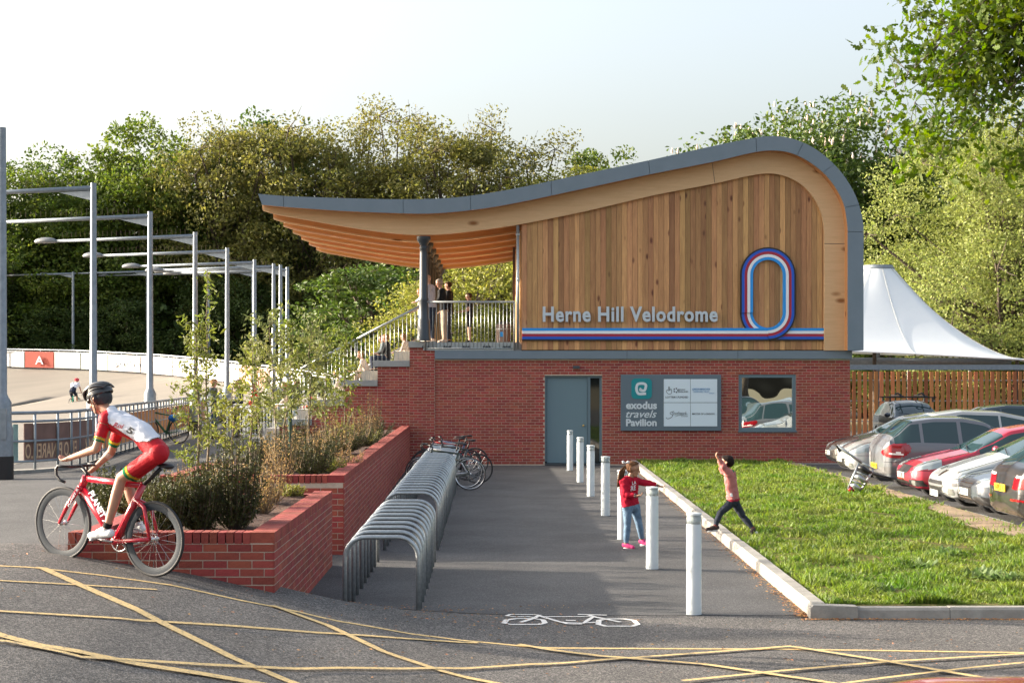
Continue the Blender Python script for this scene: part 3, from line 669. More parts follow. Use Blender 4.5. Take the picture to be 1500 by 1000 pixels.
# ---------------- lettering + logo ----------------
def text_geo(body,offset=0.0,shear=0,extrude=.01,res=3,space=1.0):
    c=bpy.data.curves.new('t','FONT'); c.body=body; c.offset=offset; c.shear=shear; c.extrude=extrude; c.resolution_u=res; c.space_character=space
    o=bpy.data.objects.new('t',c); COL.objects.link(o); bpy.context.view_layer.update()
    me=bpy.data.meshes.new_from_object(o.evaluated_get(bpy.context.evaluated_depsgraph_get()))
    V=np.array([v.co[:] for v in me.vertices]); Fc=[tuple(p.vertices) for p in me.polygons]
    bpy.data.objects.remove(o); bpy.data.curves.remove(c); bpy.data.meshes.remove(me); return V,Fc
def fit_text(body,x0,y0,x1,y1,Y,m,parent,name='lettering',offset=.0,shear=0,ext=.01,split=False,space=1.0,mirror=False):
    V,Fc=text_geo(body,offset,shear,1.0,3,space); mn=V.min(0);mx=V.max(0); t=(V-mn)/np.maximum(mx-mn,1e-6)
    if mirror: t[:,0]=1-t[:,0]
    X=fx(x0,Y)+t[:,0]*(fx(x1,Y)-fx(x0,Y)); Z=fz(y1,Y)+t[:,1]*(fz(y0,Y)-fz(y1,Y)); Yy=Y-t[:,2]*ext
    P=np.stack([X,Yy,Z],1)
    if not split:
        me=bpy.data.meshes.new(name); me.from_pydata(P.tolist(),[],Fc); me.materials.append(m); return link(name,me,parent)
    iv=sorted([(P[list(f),0].min(),P[list(f),0].max()) for f in Fc]); cl_=[]
    for a,b in iv:
        if cl_ and a<=cl_[-1][1]+1e-4: cl_[-1][1]=max(cl_[-1][1],b)
        else: cl_.append([a,b])
    for a,b in cl_:
        ff=[f for f in Fc if P[list(f),0].min()>=a-1e-5 and P[list(f),0].max()<=b+1e-5]; ids=sorted({v for f in ff for v in f}); mp_={v:i for i,v in enumerate(ids)}
        me=bpy.data.meshes.new('letter'); me.from_pydata(P[ids].tolist(),[],[tuple(mp_[v] for v in f) for f in ff]); me.materials.append(m); link('letter',me,parent)
LT=empty('sign_lettering',(0,0,0),'brushed metal letters reading Herne Hill Velodrome on the timber wall','lettering')
fit_text('Herne Hill Velodrome',795,449,1051,471.5,45.93,M['letter'],LT,offset=.028,ext=.05,split=True,space=1.10)
LG=empty('track_logo',(0,0,0),'striped blue white and claret band looping into an upright oval','emblem')
def ribxz(path,o0,o1,y0,y1,m,name='stripe'):
    n=len(path); V=[];f=[]
    for i,p in enumerate(path):
        a=Vector(path[max(i-1,0)]);b=Vector(path[min(i+1,n-1)]); d=(b-a).normalized(); nn=Vector((d.y,-d.x))
        for o in (o0,o1):
            q=Vector(p)+nn*o; V+=[(q.x,y0,q.y),(q.x,y1,q.y)]
    for i in range(n-1):
        a=i*4;b=a+4; f+=[(a,a+2,b+2,b),(a+1,b+1,b+3,a+3),(a,b,b+1,a+1),(a+2,a+3,b+3,b+2)]
    f+=[(0,1,3,2),(4*n-4,4*n-2,4*n-1,4*n-3)]
    return link(name,np_mesh(name,V,f,m),LG)
pp=F/46.
def PX(x,y): return ((x-CX)/pp*1,(H-(y-CY)/pp))
cx_,yt,yb_=1124,403,458; r0=31.0
def stad(a0,a1,n=40,full=None):
    pass
# centre line radius = 22 (inner edge); offsets outward
def arc(cx,cy,r,a,b,n=18): return [(cx+r*math.cos(R(a+(b-a)*k/n)),cy+r*math.sin(R(a+(b-a)*k/n))) for k in range(n+1)]
inner=22
pA=arc(cx_,yb_,inner,90,0)+arc(cx_,yt,inner,0,-180)+[(cx_-inner,yb_)]
pB=[(cx_-inner,yb_-.01)]+arc(cx_,yb_,inner,180,90)
cols=[('skyblue',0,4.1),('stripewhite',4.1,8.2),('stripered',8.2,12.3),('stripeblue',12.3,16.2),('black',16.2,18.4)]
for mn,a,b in cols:
    A_=[PX(*q) for q in pA]; B_=[PX(*q) for q in pB]
    ribxz(A_,a/pp,b/pp,45.87,45.965,M[mn]); ribxz(B_,a/pp,b/pp,45.925,45.965,M[mn])
    y=481.2+ (a+b)/2-.6
    for u,v in ((765,1124),(1124,1207)):
        ribxz([PX(u,y),PX(v,y)],-(b-a)/2/pp,(b-a)/2/pp,45.90 if v<1200 else 45.91,45.965,M[mn])
SG=empty('sponsor_sign',(0,0,0),'grey sign board reading exodus travels Pavilion with four pale sponsor panels','sign')
MB().box((fx(909),45.93,fz(630.5)),(fx(1056),45.99,fz(548.5))).build('board',M['signgrey'],SG,bevel=.006)
for a in ((972,555,1010.6,589),(1011.2,555,1050,589),(972,589.8,1010.6,624),(1011.2,589.8,1050,624)): MB().box((fx(a[0]),45.918,fz(a[3])),(fx(a[2]),45.929,fz(a[1]))).build('sponsor_panel',M['signpale'],SG)
def rrect(x0,y0,x1,y1,r):
    P=[]
    for cx,cy,a in ((x1-r,y0+r,-90),(x1-r,y1-r,0),(x0+r,y1-r,90),(x0+r,y0+r,180)): P+=arc(cx,cy,r,a,a+90,5)
    return [PX(*p) for p in P][::-1]
MB().prism(rrect(924.5,554,954.5,584,6),45.921,45.93).build('emblem_square',M['teal'],SG)
def sribbon(pts,w_,m,Y=45.914,name='emblem_stroke',dpt=.005):
    global LG
    s=LG; LG=SG; o=ribxz([PX(*p) for p in catmull(pts,4)],-w_/2/pp,w_/2/pp,Y,Y+dpt,m,name); LG=s; return o
sribbon([(939,568.5),(937.5,571),(941,572),(944,571),(945.5,567),(945.5,563.5),(942,561.5),(936,561.7),(932.8,564),(932,570),(934,575.5),(938,576.8),(946,576.2)],3.8,M['signwhite'])
kw=dict(Y=45.93,parent=SG,ext=.012)
fit_text('exodus',917,587.5,962.3,599,m=M['signwhite'],offset=.035,**kw)
fit_text('travels',917,600.5,962,611.5,m=M['signwhite'],offset=.01,shear=.35,**kw)
fit_text('Pavilion',917,613.2,962,624,m=M['signwhite'],offset=.035,**kw)
kw=dict(Y=45.918,parent=SG,ext=.004)
fit_text('LOTTERY FUNDED',975,580,1008,582.8,m=M['ink'],offset=.01,**kw)
fit_text('SPORT',993.5,569.5,1004,571.6,m=M['ink'],offset=.01,**kw); fit_text('ENGLAND',993.5,572.4,1008,574.5,m=M['ink'],offset=.01,**kw)
fit_text('LONDON MARATHON',1014,568.3,1040,571.2,m=M['blueink'],offset=.012,**kw); fit_text('CHARITABLE TRUST',1015,572,1039,574.8,m=M['blueink'],offset=-.008,**kw)
fit_text('limited',1039,574.6,1046,576.6,m=M['blueink'],offset=-.008,**kw)
fit_text('MAYOR OF LONDON',1014,604.6,1046.5,607.2,m=M['ink'],offset=.006,**kw)
fit_text('Southwark',984,602,1006,607.5,m=M['ink'],offset=-.01,shear=.4,**kw); fit_text('Council',998,608.4,1007,610.2,m=M['ink'],**kw)
sribbon([(987,602.5),(983,603),(981,605.5),(985,608),(982,611.5),(977,613),(975,611)],.6,M['ink']); sribbon([(988,610),(995,607.8),(1007,606.4)],.4,M['ink'])
sribbon([(977,571),(975.5,572.5),(977,575.5),(980,577),(983,575.5),(983.3,571),(982,569.5),(980.5,571.5),(980,566.5),(978.8,567),(979.3,572),(977,571)],.6,M['ink'])
for k in range(5):
    a=R(90+72*k-90); sribbon([(989.5+2.6*math.cos(a-.35),571.5+2.6*math.sin(a-.35)),(989.5+3*math.cos(a),571.5+3*math.sin(a)),(989.5+2.6*math.cos(a+.35),571.5+2.6*math.sin(a+.35))],1.6,M['ink'])
# ---------------- timber fence + tent right of the pavilion ----------------
FY=66.8; fe=empty('timber_fence',(0,0,0),'tall fence of reddish upright timber slats behind the car park','fence')
x=fx(1240,FY); i=0
while x<26:
    o=MB().box((x,FY-.02,fz(641,FY)),(x+.145,FY+.005,fz(544+random.uniform(-.3,.3),FY))).build('slat',M['slat'],fe); x+=.217; i+=1
for py in (556,586,616): MB().box((fx(1240,FY),FY+.006,fz(py+1.6,FY)),(27,FY+.06,fz(py,FY))).build('rail',M['galv'],fe)
for px in range(1240,1760,90): MB().box((fx(px,FY),FY+.061,0),(fx(px,FY)+.08,FY+.15,2.6)).build('post',M['galv'],fe)
MB().box((fx(1240,66),65.9,fz(541.5,66)),(28,66.1,fz(534,66))).build('top_beam',M['galvpost'],fe)
m=MB(); m.tube([W(1240,529,70),W(1480,530,70)],.16,10); m.build('pipe',M['galvpost'],fe,smooth=True)
TE=empty('tent',(0,0,0),'white peaked membrane canopy standing behind the pavilion','canopy')
ap=Vector((fx(1285,73),73,fz(393,73))); r0=fx(1308,73)-fx(1285,73)
cor=[W(1502,527,67.6),W(1040,512,67.6),W(1040,514,80),W(1502,530,80)]
n=48; V=[];f=[]; rows=26
def edgept(t):
    k=int(t*4)%4; u=t*4-int(t*4); a=cor[k];b=cor[(k+1)%4]; p=a.lerp(b,u); c=(cor[0]+cor[2])/2; s=math.sin(math.pi*u)
    q=p.lerp(Vector((c.x,c.y,p.z)),.07*s); q.z+=.12*s; return q
for j in range(rows+1):
    v=j/rows
    for i in range(n):
        e=edgept(i/n); d=Vector((e.x-ap.x,e.y-ap.y,0)); ang=math.atan2(d.y,d.x); a=Vector((ap.x+r0*math.cos(ang),ap.y+r0*math.sin(ang),ap.z))
        p=a.lerp(e,v); zz=a.z+(e.z-a.z)*(1-(1-v)**1.6); V.append((p.x,p.y,zz))
for j in range(rows):
    for i in range(n): k=(i+1)%n; f.append((j*n+i,j*n+k,(j+1)*n+k,(j+1)*n+i))
link('membrane',np_mesh('membrane',V,f,M['tent'],smooth=True),TE)
sm__=MB()
for i in range(0,n,4): sm__.tube([Vector(V[j*n+i])+Vector((0,-.012,.012)) for j in range(rows+1)],.009,4,cap=False)
sm__.build('seam',M['capstone'],TE)
MB().tube([Vector(V[rows*n+i]) for i in range(n)],.035,6,closed=True).build('edge_cable',M['stripewhite'],TE,smooth=True)
m=MB(); m.tube([Vector((ap.x+r0*1.02*math.cos(a),ap.y+r0*1.02*math.sin(a),ap.z+.0)) for a in np.linspace(0,2*math.pi,25)[:-1]],.05,6,closed=True); m.lathe([(r0,-.02),(r0,.12)],(ap.x,ap.y,ap.z),24); m.build('ring',M['galvpost'],TE,smooth=True)
for p in (W(1281,516,69.5),W(1490,526,69.5)): MB().tube([Vector((p.x,p.y,0)),p],.08,10).build('post',M['bark'],TE,smooth=True)
MB().tube([Vector((ap.x,ap.y,0)),ap],.12,10).build('mast',M['galvpost'],TE,smooth=True)
# ---------------- track, hoardings, guard rail, lamp posts ----------------
HP=[(-150,505,108),(-60,508,108),(0,511,106),(110,513,104),(225,519,100),(310,526,92),(370,533,85),(430,541,78),(500,551,70)]
hp=[W(a,b,c) for a,b,c in HP]; HH=1.1
def res(P,n):
    d=[0]
    for i in range(1,len(P)): d.append(d[-1]+(P[i]-P[i-1]).length)
    t=np.linspace(0,d[-1],n); return [Vector((np.interp(u,d,[p.x for p in P]),np.interp(u,d,[p.y for p in P]),np.interp(u,d,[p.z for p in P]))) for u in t]
hp=res(hp,41); V=[];f=[]; K=14
for i,p in enumerate(hp):
    dd=(hp[min(i+1,40)]-hp[max(i-1,0)]); nn=Vector((dd.y,-dd.x,0)).normalized(); 
    zb=p.z-HH; wdt=11
    for k in range(K+1):
        u=k/K; q=p+nn*(wdt*u-.5); V.append((q.x,q.y,.545+(zb-.545)*(1-u)**1.25 if u<1 else .545))
for i in range(40):
    for k in range(K): a=i*(K+1)+k; f.append((a,a+1,a+K+2,a+K+1))
tag(link('track_banking',np_mesh('track_banking',V,f,M['concrete_track'],smooth=True)),'pale concrete banked cycle track curving round the far end',None,None,'structure')
g=MB(); g.v=[(-80,40,.553),(-4.5,40,.553),(-4.5,70,.553),(-30,112,.553),(-90,112,.553),(-80,33.2,.553),(-9.6,33.2,.553)]; g.f=[(5,6,1,2,3,4,0)]
g.v=[(-80,33.2,.556),(-9.8,33.2,.556),(-9.9,46,.556),(-11,60,.556),(-12,110,.556),(-90,110,.556)]; g.f=[(0,1,2,3,4,5)]
g.build('track_apron',M['concrete_track']); tag(bpy.data.objects['track_apron'],'flat pale concrete apron inside the guard rail',None,None,'structure')
hoard=empty('hoarding',(0,0,0),'white advertising hoarding boards along the top of the far banking','hoarding')
colz=[(.80,.80,.78),(.80,.80,.78),(.62,.09,.05),(.80,.80,.77),(.62,.72,.66),(.60,.56,.54),(.60,.56,.54),(.78,.77,.76),(.8,.8,.8),(.75,.75,.75),(.70,.3,.25),(.8,.8,.8),(.8,.8,.8)]
def along(a,b):
    return [p for p in hp[a:b+1]]
bx=[-150,-60,36,79,118,158,206,253,288,328,350,395,440]
pxs=[CX+p.x*F/p.y for p in hp]
for i in range(len(bx)-1):
    m=MB()
    def at(px):
        return Vector((np.interp(px,pxs,[p.x for p in hp]),np.interp(px,pxs,[p.y for p in hp]),np.interp(px,pxs,[p.z for p in hp])))
    a=at(bx[i]+.6);b=at(bx[i+1]-.6)
    m.v=[tuple(a+Vector((0,0,-HH))),tuple(b+Vector((0,0,-HH))),tuple(b+Vector((0,0,-.12))),tuple(a+Vector((0,0,-.12)))]; m.v+=[(x,y+.05,z) for x,y,z in m.v]
    m.f=[(0,1,2,3),(7,6,5,4),(0,4,5,1),(3,2,6,7),(0,3,7,4),(1,5,6,2)]
    m.build('hoarding_board',mat('hoarding paint',tuple(c*.72 for c in colz[i]),.6,c2=tuple(c*.6 for c in colz[i]),scale=1.2),hoard)
def htext(body,a,b,dy0,dy1,m):
    V_,Fc=text_geo(body,.01,0,.01); mn=V_.min(0);mx=V_.max(0); t=(V_-mn)/(mx-mn); P=[]
    for q in t:
        p=at(a+(b-a)*q[0]); P.append((p.x,p.y-.05-.03*q[2],p.z-dy1+(dy1-dy0)*q[1]))
    me=bpy.data.meshes.new('print'); me.from_pydata(P,[],Fc); me.materials.append(m); link('print',me,hoard)
htext('giordana',166,205,.45,.85,M['stripewhite']); htext('giordana',214,253,.45,.85,M['stripewhite']); htext('A',52,64,.4,.9,M['stripewhite'])
r1=MB().tube([p+Vector((0,.1,.0)) for p in hp],.04,6); r1.tube([p+Vector((0,.1,-.14)) for p in hp],.025,5); r1.build('top_rail',M['stripewhite'],hoard)
for p in hp[::1]: MB().tube([p+Vector((0,.1,-1.1)),p+Vector((0,.1,0))],.03,5).build('post',M['stripewhite'],hoard)
# guard rail
gpth=[(-160,30.6),(-60,31),(15,31.7),(70,32.3),(100,33.1),(130,34.8),(169,39.3),(218,45),(270,54),(330,72)]
gpts=[Vector(((a-CX)*Y/F,Y,.55)) for a,Y in gpth]; gr=res(gpts,64)
GR=empty('guard_rail',(0,0,0),'galvanised tube guard rail with mesh banners along the near edge of the track','railing')
for z,r in ((1.13,.032),(.97,.024),(.60,.022),(.22,.024)):
    MB().tube([p+Vector((0,0,z)) for p in gr],r,8).build('rail',M['galvpost'],GR,smooth=True)
q=0; L_=0; last=gr[0]
for p in gr:
    MB().tube([p+Vector((0,-.02,0)),p+Vector((0,-.02,1.12))],.026,7).build('post',M['galvpost'],GR,smooth=True)
g=MB()
for a,b in zip(gr[:-1],gr[1:]): g.v+=[tuple(a+Vector((0,-.25,0))),tuple(b+Vector((0,-.25,0))),tuple(b+Vector((0,-.25,.07))),tuple(a+Vector((0,-.25,.07))),tuple(a+Vector((0,.3,.07))),tuple(b+Vector((0,.3,.07)))]; k=len(g.v)-6; g.f+=[(k,k+1,k+2,k+3),(k+3,k+2,k+5,k+4)]
g.build('kerb_strip',M['kerb'],GR)
def gat(px):
    xs_=[CX+p.x*F/p.y for p in gr]; return Vector((np.interp(px,xs_,[p.x for p in gr]),np.interp(px,xs_,[p.y for p in gr]),.55))
def banner(p0,p1,z0,z1,col,label,texts=()):
    e=empty('banner',(0,0,0),label,'banner'); P=[gat(p0+(p1-p0)*k/8)+Vector((0,.06,0)) for k in range(9)]
    V=[tuple(p+Vector((0,0,z0))) for p in P]+[tuple(p+Vector((0,0,z1))) for p in P]; V+=[(x,y+.012,z) for x,y,z in V]
    f=[(i,i+1,i+10,i+9) for i in range(8)]+[(18+i+9,18+i+10,18+i+1,18+i) for i in range(8)]+[(9+i,10+i,28+i,27+i) for i in range(8)]
    link('sheet',np_mesh('sheet',V,f,mat('banner fabric',col,.9,c2=tuple(c*.8 for c in col),scale=3,trans=.25)),e)
    for body,a,b,u,v,m,mir in texts:
        V_,Fc=text_geo(body,.012,0,.01); mn=V_.min(0);mx=V_.max(0); t=(V_-mn)/(mx-mn); PP=[]
        for q_ in t:
            s=1-q_[0] if mir else q_[0]; p=gat(a+(b-a)*s); PP.append((p.x,p.y+.05-.006*q_[2],p.z+u+(v-u)*q_[1]))
        me=bpy.data.meshes.new('print'); me.from_pydata(PP,[],Fc); me.materials.append(m); link('print',me,e)
M['bantext']=mat('tan banner print',(.55,.38,.24),.8)
M['banred']=mat('red banner print',(.62,.10,.08),.8)
banner(33,137,.24,.93,(.17,.125,.115),'dark mesh banner with mirrored lettering behind the guard rail at the left',[('PINARELLO',36,90,.27,.55,M['bantext'],True),('MAR',114,136,.27,.55,M['bantext'],True),('ELLO',93,112,.27,.55,M['bantext'],True)])
banner(17,25,.22,.92,(.20,.27,.28),'narrow blue grey banner strip beside the first lamp post')
banner(150,300,.24,.93,(.34,.22,.12),'tan mesh banner on the receding part of the guard rail')
# track lamps
LPS=[(3,187,29.8),(137,268,39.9),(220,310,46.8),(286,340,53.4),(333,363,59.9),(373,380,65.8),(401,386,68.2),(411,388,69.5),(421,391,70.8)]
def lamp(px,pyt,Y,label,z0,base=True,al=5.0,r=.088):
    t=W(px,pyt,Y); e=empty('lamp_post',(t.x,t.y,z0),label,'lamp post','galvanised floodlight posts beside the track'); h=t.z-z0
    if base:
        MB().lathe([(.19,0),(.19,.9),(.165,1.0)][:3],(0,0,0),16).build('base',M['galvpost'],e,auto=True)
        MB().lathe([(.20,0),(.20,.42)],(0,0,0),16).build('base_collar',M['black'],e,auto=True)
        MB().box((.03,-.2,.72),(.13,-.17,1.25)).build('service_door',M['galvpost'],e)
        MB().lathe([(.165,.9),(.165,1.35),(.13,1.42),(r,1.5),(r*.78,h)],(0,0,0),14).build('pole',M['galvpost'],e,auto=True)
    else: MB().lathe([(r,0),(r*.8,h)],(0,0,0),8).build('pole',M['galvpost'],e,auto=True)
    az=Vector((-1,.30,0)).normalized()
    a=MB(); a.tube([Vector((0,0,h-.12)),Vector((0,0,h-.12))+az*al+Vector((0,0,-.05))],[r*.7,r*.5],8); a.build('arm',M['galvpost'],e,smooth=True)
    b=MB(); b.v=[(0,-.01,h-.18),(0,-.01,h-.42),tuple(az*.9+Vector((0,-.01,h-.2))),(0,.01,h-.18),(0,.01,h-.42),tuple(az*.9+Vector((0,.01,h-.2)))]; b.f=[(0,1,2),(5,4,3),(0,3,4,1),(1,4,5,2),(2,5,3,0)]; b.build('bracket',M['galvpost'],e)
    if base:
        s=MB()
        for k in range(28):
            p=Vector((0,0,h-.05))+az*(.35+k*al*.9/28); s.tube([p,p+Vector((0,0,.16))],.006,3,cap=False)
        tag(s.build('bird_spikes',M['twig'],e),None,None,None,'stuff')
    c=Vector((0,0,h-.17))+az*(al+.3); rot=Matrix.Rotation(math.atan2(az.y,az.x),3,'Z')
    hd=MB(); hd.ball(c,(.42,.17,.13),14,8,rot); hd.v=[(x,y,max(z,c.z-.05)) for x,y,z in hd.v]; hd.build('lamp_head',mat('lamp housing',(.16,.17,.18),.5),e,smooth=True)
    return e
lb=['thick galvanised lamp post cut by the left frame edge','tall lamp post rising behind the helmeted cyclist','third lamp post from the left, behind the racing cyclist\'s back','lamp post rising above the feathery sapling','fifth lamp post from the left with arm reaching left','sixth lamp post from the left, above the leafy saplings','seventh lamp post, left of the closely spaced pair','eighth lamp post, in the middle of the close cluster','rearmost lamp post of the near row, rightmost of the cluster']
for (px,py,Y),l in zip(LPS,lb): lamp(px,py,Y,l,.55)
for (px,py),l in zip([(107,398),(216,395),(306,397),(370,396)],['distant lamp post beyond the hoarding at the far left','distant lamp post beyond the hoarding, close beside a nearer post','distant lamp post beyond the hoarding behind the feathery sapling','distant lamp post beyond the hoarding, hidden among the near row']): lamp(px,py,110,l,2.6,False,7.3,.10)
# ---------------- foliage ----------------
def leafcloud(P,size,up=.4,aspect=.55,rg=rng,flat=False):
    n=len(P); nr=rg.normal(size=(n,3)); nr[:,2]+=up; nr/=np.linalg.norm(nr,axis=1)[:,None]
    t=np.cross(nr,rg.normal(size=(n,3))); t/=np.linalg.norm(t,axis=1)[:,None]; b=np.cross(nr,t)
    s=size*(.6+.8*rg.random(n))[:,None]
    V=np.zeros((n,4,3)); V[:,0]=P-t*s; V[:,1]=P+b*s*aspect-t*s*.1; V[:,2]=P+t*s-nr*s*.25; V[:,3]=P-b*s*aspect-t*s*.1
    Fc=(np.arange(n)[:,None]*4+np.array([[0,1,2,3]])); return V.reshape(-1,3),Fc
def rnd_unit(n,rg=rng):
    v=rg.normal(size=(n,3)); return v/np.linalg.norm(v,axis=1)[:,None]
LM={}
def leafmat(name,c,c2,trans=.35,rand=.35,scale=.6): LM[name]=mat(name,c,.55,c2=c2,scale=scale,rand=rand,trans=trans,spec=.3); return LM[name]
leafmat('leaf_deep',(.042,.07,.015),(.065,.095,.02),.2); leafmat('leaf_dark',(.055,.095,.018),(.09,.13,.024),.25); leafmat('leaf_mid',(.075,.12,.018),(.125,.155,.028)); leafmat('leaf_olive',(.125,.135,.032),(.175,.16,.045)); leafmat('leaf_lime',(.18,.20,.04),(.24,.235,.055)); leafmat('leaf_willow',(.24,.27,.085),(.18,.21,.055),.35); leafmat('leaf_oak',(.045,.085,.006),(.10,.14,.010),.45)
leafmat('leaf_sapling',(.095,.13,.026),(.165,.165,.04)); leafmat('leaf_yew',(.028,.045,.012),(.085,.080,.022),.15,scale=5); leafmat('leaf_blush',(.44,.29,.14),(.22,.18,.07)); leafmat('leaf_grey',(.12,.15,.05),(.20,.19,.07))
def tree_mesh(seed,h,rad,z0,ncl,npc,ls,lm,shape=1.0,gap=.0,twigs=0,clr=.17):
    """h height, rad crown radius, z0 crown bottom; returns (crown mesh, wood mesh)"""
    rg=np.random.default_rng(seed); cz=(h+z0)/2; rz=(h-z0)/2
    d=rnd_unit(ncl,rg); rr_=rg.random(ncl)**.45*.30+.62; inner=rg.random(ncl)<.22; rr_[inner]*=rg.random(inner.sum())*.7+.2
    lump=1+.16*np.sin(d[:,0]*4+seed)*np.cos(d[:,2]*5+seed*2)+np.clip(.09*rg.normal(size=ncl),-.3,.12)
    C=d*rr_[:,None]*lump[:,None]; C[:,2]=np.sign(C[:,2])*np.abs(C[:,2])**shape
    C*=np.array([rad,rad,rz]); C[:,2]+=cz
    R_=rad*clr*(.6+.8*rg.random(ncl))
    P=[]
    for c,r in zip(C,R_):
        k=int(npc*(.5+rg.random())); u=rnd_unit(k,rg)*(.35+.65*rg.random(k)**.5)[:,None]*r*np.array([1.25,1.25,.75]); P.append(c+u)
    P=np.concatenate(P); V,Fc=leafcloud(P,ls,rg=rg); cm=np_mesh('crown',V,Fc,lm)
    wd=MB(); tr=rad*.055+.08
    wd.tube([(0,0,-.3),(rad*.03,0,h*.2),(-rad*.04,rad*.02,h*.45),(rad*.02,0,h*.72)],[tr*1.3,tr,tr*.75,tr*.3],8)
    idx=rg.permutation(ncl)[:min(ncl,26+twigs)]
    for j,i in enumerate(idx):
        c=C[i]; zb=min(c[2]*.75,h*(.15+.45*rg.random())); mid=(c[0]*.45+rg.normal()*.2,c[1]*.45+rg.normal()*.2,(zb+c[2])/2+.4)
        r0_=tr*.4 if j<26 else tr*.14
        wd.tube([(0,0,zb),mid,tuple(c),tuple(c*np.array([1.03,1.03,1.0]))],[r0_,r0_*.6,r0_*.25,r0_*.06],5,cap=False)
        if twigs:
            for q in range(3):
                e=c+rnd_unit(1,rg)[0]*R_[i]*1.15; wd.tube([tuple(c),tuple((c+e)/2+rg.normal(size=3)*.1),tuple(e)],[r0_*.3,r0_*.2,.012],3,cap=False)
    me=bpy.data.meshes.new('trunk'); me.from_pydata(wd.v,[],wd.f); me.materials.append(M['bark']); me.polygons.foreach_set('use_smooth',[True]*len(me.polygons))
    return cm,me,C,R_
def put_tree(tm,x,y,sc,rz,label,group=None,z=0,name='tree',cat='tree'):
    e=empty(name,(x,y,z),label,cat,group,None,rz); e.scale=(sc[0],sc[0],sc[1]) if isinstance(sc,tuple) else (sc,)*3
    link('crown',tm[0],e); link('trunk',tm[1],e); return e
tA=tree_mesh(1,20,6.2,1.0,230,190,.145,LM['leaf_dark'],clr=.2)
tB=tree_mesh(2,20,6.0,1.0,230,190,.14,LM['leaf_mid'],clr=.2)
tC=tree_mesh(3,20,6.2,1.0,220,170,.125,LM['leaf_olive'],clr=.19,twigs=60)
tD=tree_mesh(4,20,5.6,1.0,170,110,.115,LM['leaf_olive'],clr=.19,twigs=90)
tE=tree_mesh(5,20,6.0,1.0,210,170,.13,LM['leaf_lime'],clr=.19,twigs=20)
TS=[(-60,243,118,tA,'dark broadleaf tree standing off the left frame edge'),(25,240,116,tB,'rounded green tree above the hoarding at the far left'),(100,238,120,tA,'dark tree between the first two lamp posts'),(175,205,118,tB,'green tree left of the tallest crown on the left'),(245,158,121,tB,'tallest green tree on the left with sky gaps in its top'),(325,182,117,tC,'olive tree above the fourth lamp post'),(395,186,122,tA,'dark tree above the left tip of the roof'),(455,182,117,tC,'yellowish olive tree behind the roof tip'),(520,172,121,tD,'thin leaved twiggy tree above the low part of the roof'),(590,160,119,tD,'highest sparse twiggy tree behind the roof'),(650,190,116,tC,'olive tree with brownish crown behind the roof'),(705,188,121,tD,'bare topped twiggy tree right of the brownish crown'),(770,212,118,tD,'sparse tree above the middle of the roof'),(830,240,115,tE,'low lime tree peeping over the roof'),(900,206,121,tB,'green tree showing above the rising roof line')]
for i,(px,py,Y,tm,l) in enumerate(TS):
    x=(px-CX)*Y/F; ht=H-(py-CY)*Y/F; put_tree(tm,x,Y,(1.0+.1*math.sin(i*2.1),ht/19.4),i*1.3,l,'row of trees beyond the track')
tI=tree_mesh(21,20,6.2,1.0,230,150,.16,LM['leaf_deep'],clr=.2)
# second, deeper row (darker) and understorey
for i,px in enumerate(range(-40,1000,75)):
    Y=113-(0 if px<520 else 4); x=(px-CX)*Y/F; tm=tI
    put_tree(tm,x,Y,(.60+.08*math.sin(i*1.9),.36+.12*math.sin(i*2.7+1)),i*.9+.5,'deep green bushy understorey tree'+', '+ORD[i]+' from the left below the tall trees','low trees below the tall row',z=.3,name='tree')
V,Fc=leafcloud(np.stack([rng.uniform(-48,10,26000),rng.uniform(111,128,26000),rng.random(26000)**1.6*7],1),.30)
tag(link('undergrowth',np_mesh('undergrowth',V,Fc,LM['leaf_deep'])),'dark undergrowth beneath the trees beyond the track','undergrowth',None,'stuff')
# trees seen through the balcony, and behind the roof centre
tF=tree_mesh(6,12,4.4,.4,150,120,.12,LM['leaf_lime'],clr=.19,twigs=40)
for px,py,Y,s,l in ((700,345,84,1.0,'yellow green tree seen through the open balcony'),(628,400,80,.8,'small yellow green tree just left of the balcony column'),(545,368,88,1.25,'green leafy tree behind the terrace railing'),(770,330,88,1.0,'yellow green tree beside the balcony back wall')):
    x=(px-CX)*Y/F; ht=H-(py-CY)*Y/F; put_tree(tF if px!=545 else tree_mesh(8,12,4.4,.4,140,110,.13,LM['leaf_dark'],clr=.19,twigs=30),x,Y,(s*.9,ht/12.2),px*.1,l)
# right hand trees
tG=tree_mesh(9,16,6.5,1.5,320,190,.13,LM['leaf_dark'],clr=.19)
x=(1160-CX)*100/F; ch=put_tree(tG,x,100,(1.17,(H+(552-155)*100/F)/15.9),.4,'horse chestnut with pale blossom spikes above the roof curve')
rg=np.random.default_rng(5); m=MB()
for c,r in zip(tG[2],tG[3]):
    if c[2]<6 or c[1]>2.5: continue
    for k in range(3):
        u=rnd_unit(1,rg)[0]; u[2]=abs(u[2])*.8; q=c+u*r*np.array([1.1,1.1,.75]); m.tube([tuple(q),tuple(q+np.array([0,0,.10])),tuple(q+np.array([0,0,.30]))],[.045,.07,.012],5,cap=False)
m.build('blossom',mat('chestnut blossom',(.62,.50,.42),.8,rand=.2),ch)
tH=tree_mesh(10,17,7.5,.8,330,300,.085,LM['leaf_willow'],clr=.155,twigs=30)
put_tree(tH,(1475-CX)*81/F,81,(.92,(H+(552-172)*81/F)/16.6),2.0,'big pale olive tree billowing behind the white tent')
put_tree(tH,(1640-CX)*90/F,90,(.95,1.0),.7,'pale olive tree cut by the right frame edge')
put_tree(tB,(1345-CX)*98/F,98,(.85,(H+(552-190)*98/F)/20.2),1.1,'green tree between the chestnut and the overhanging branch')
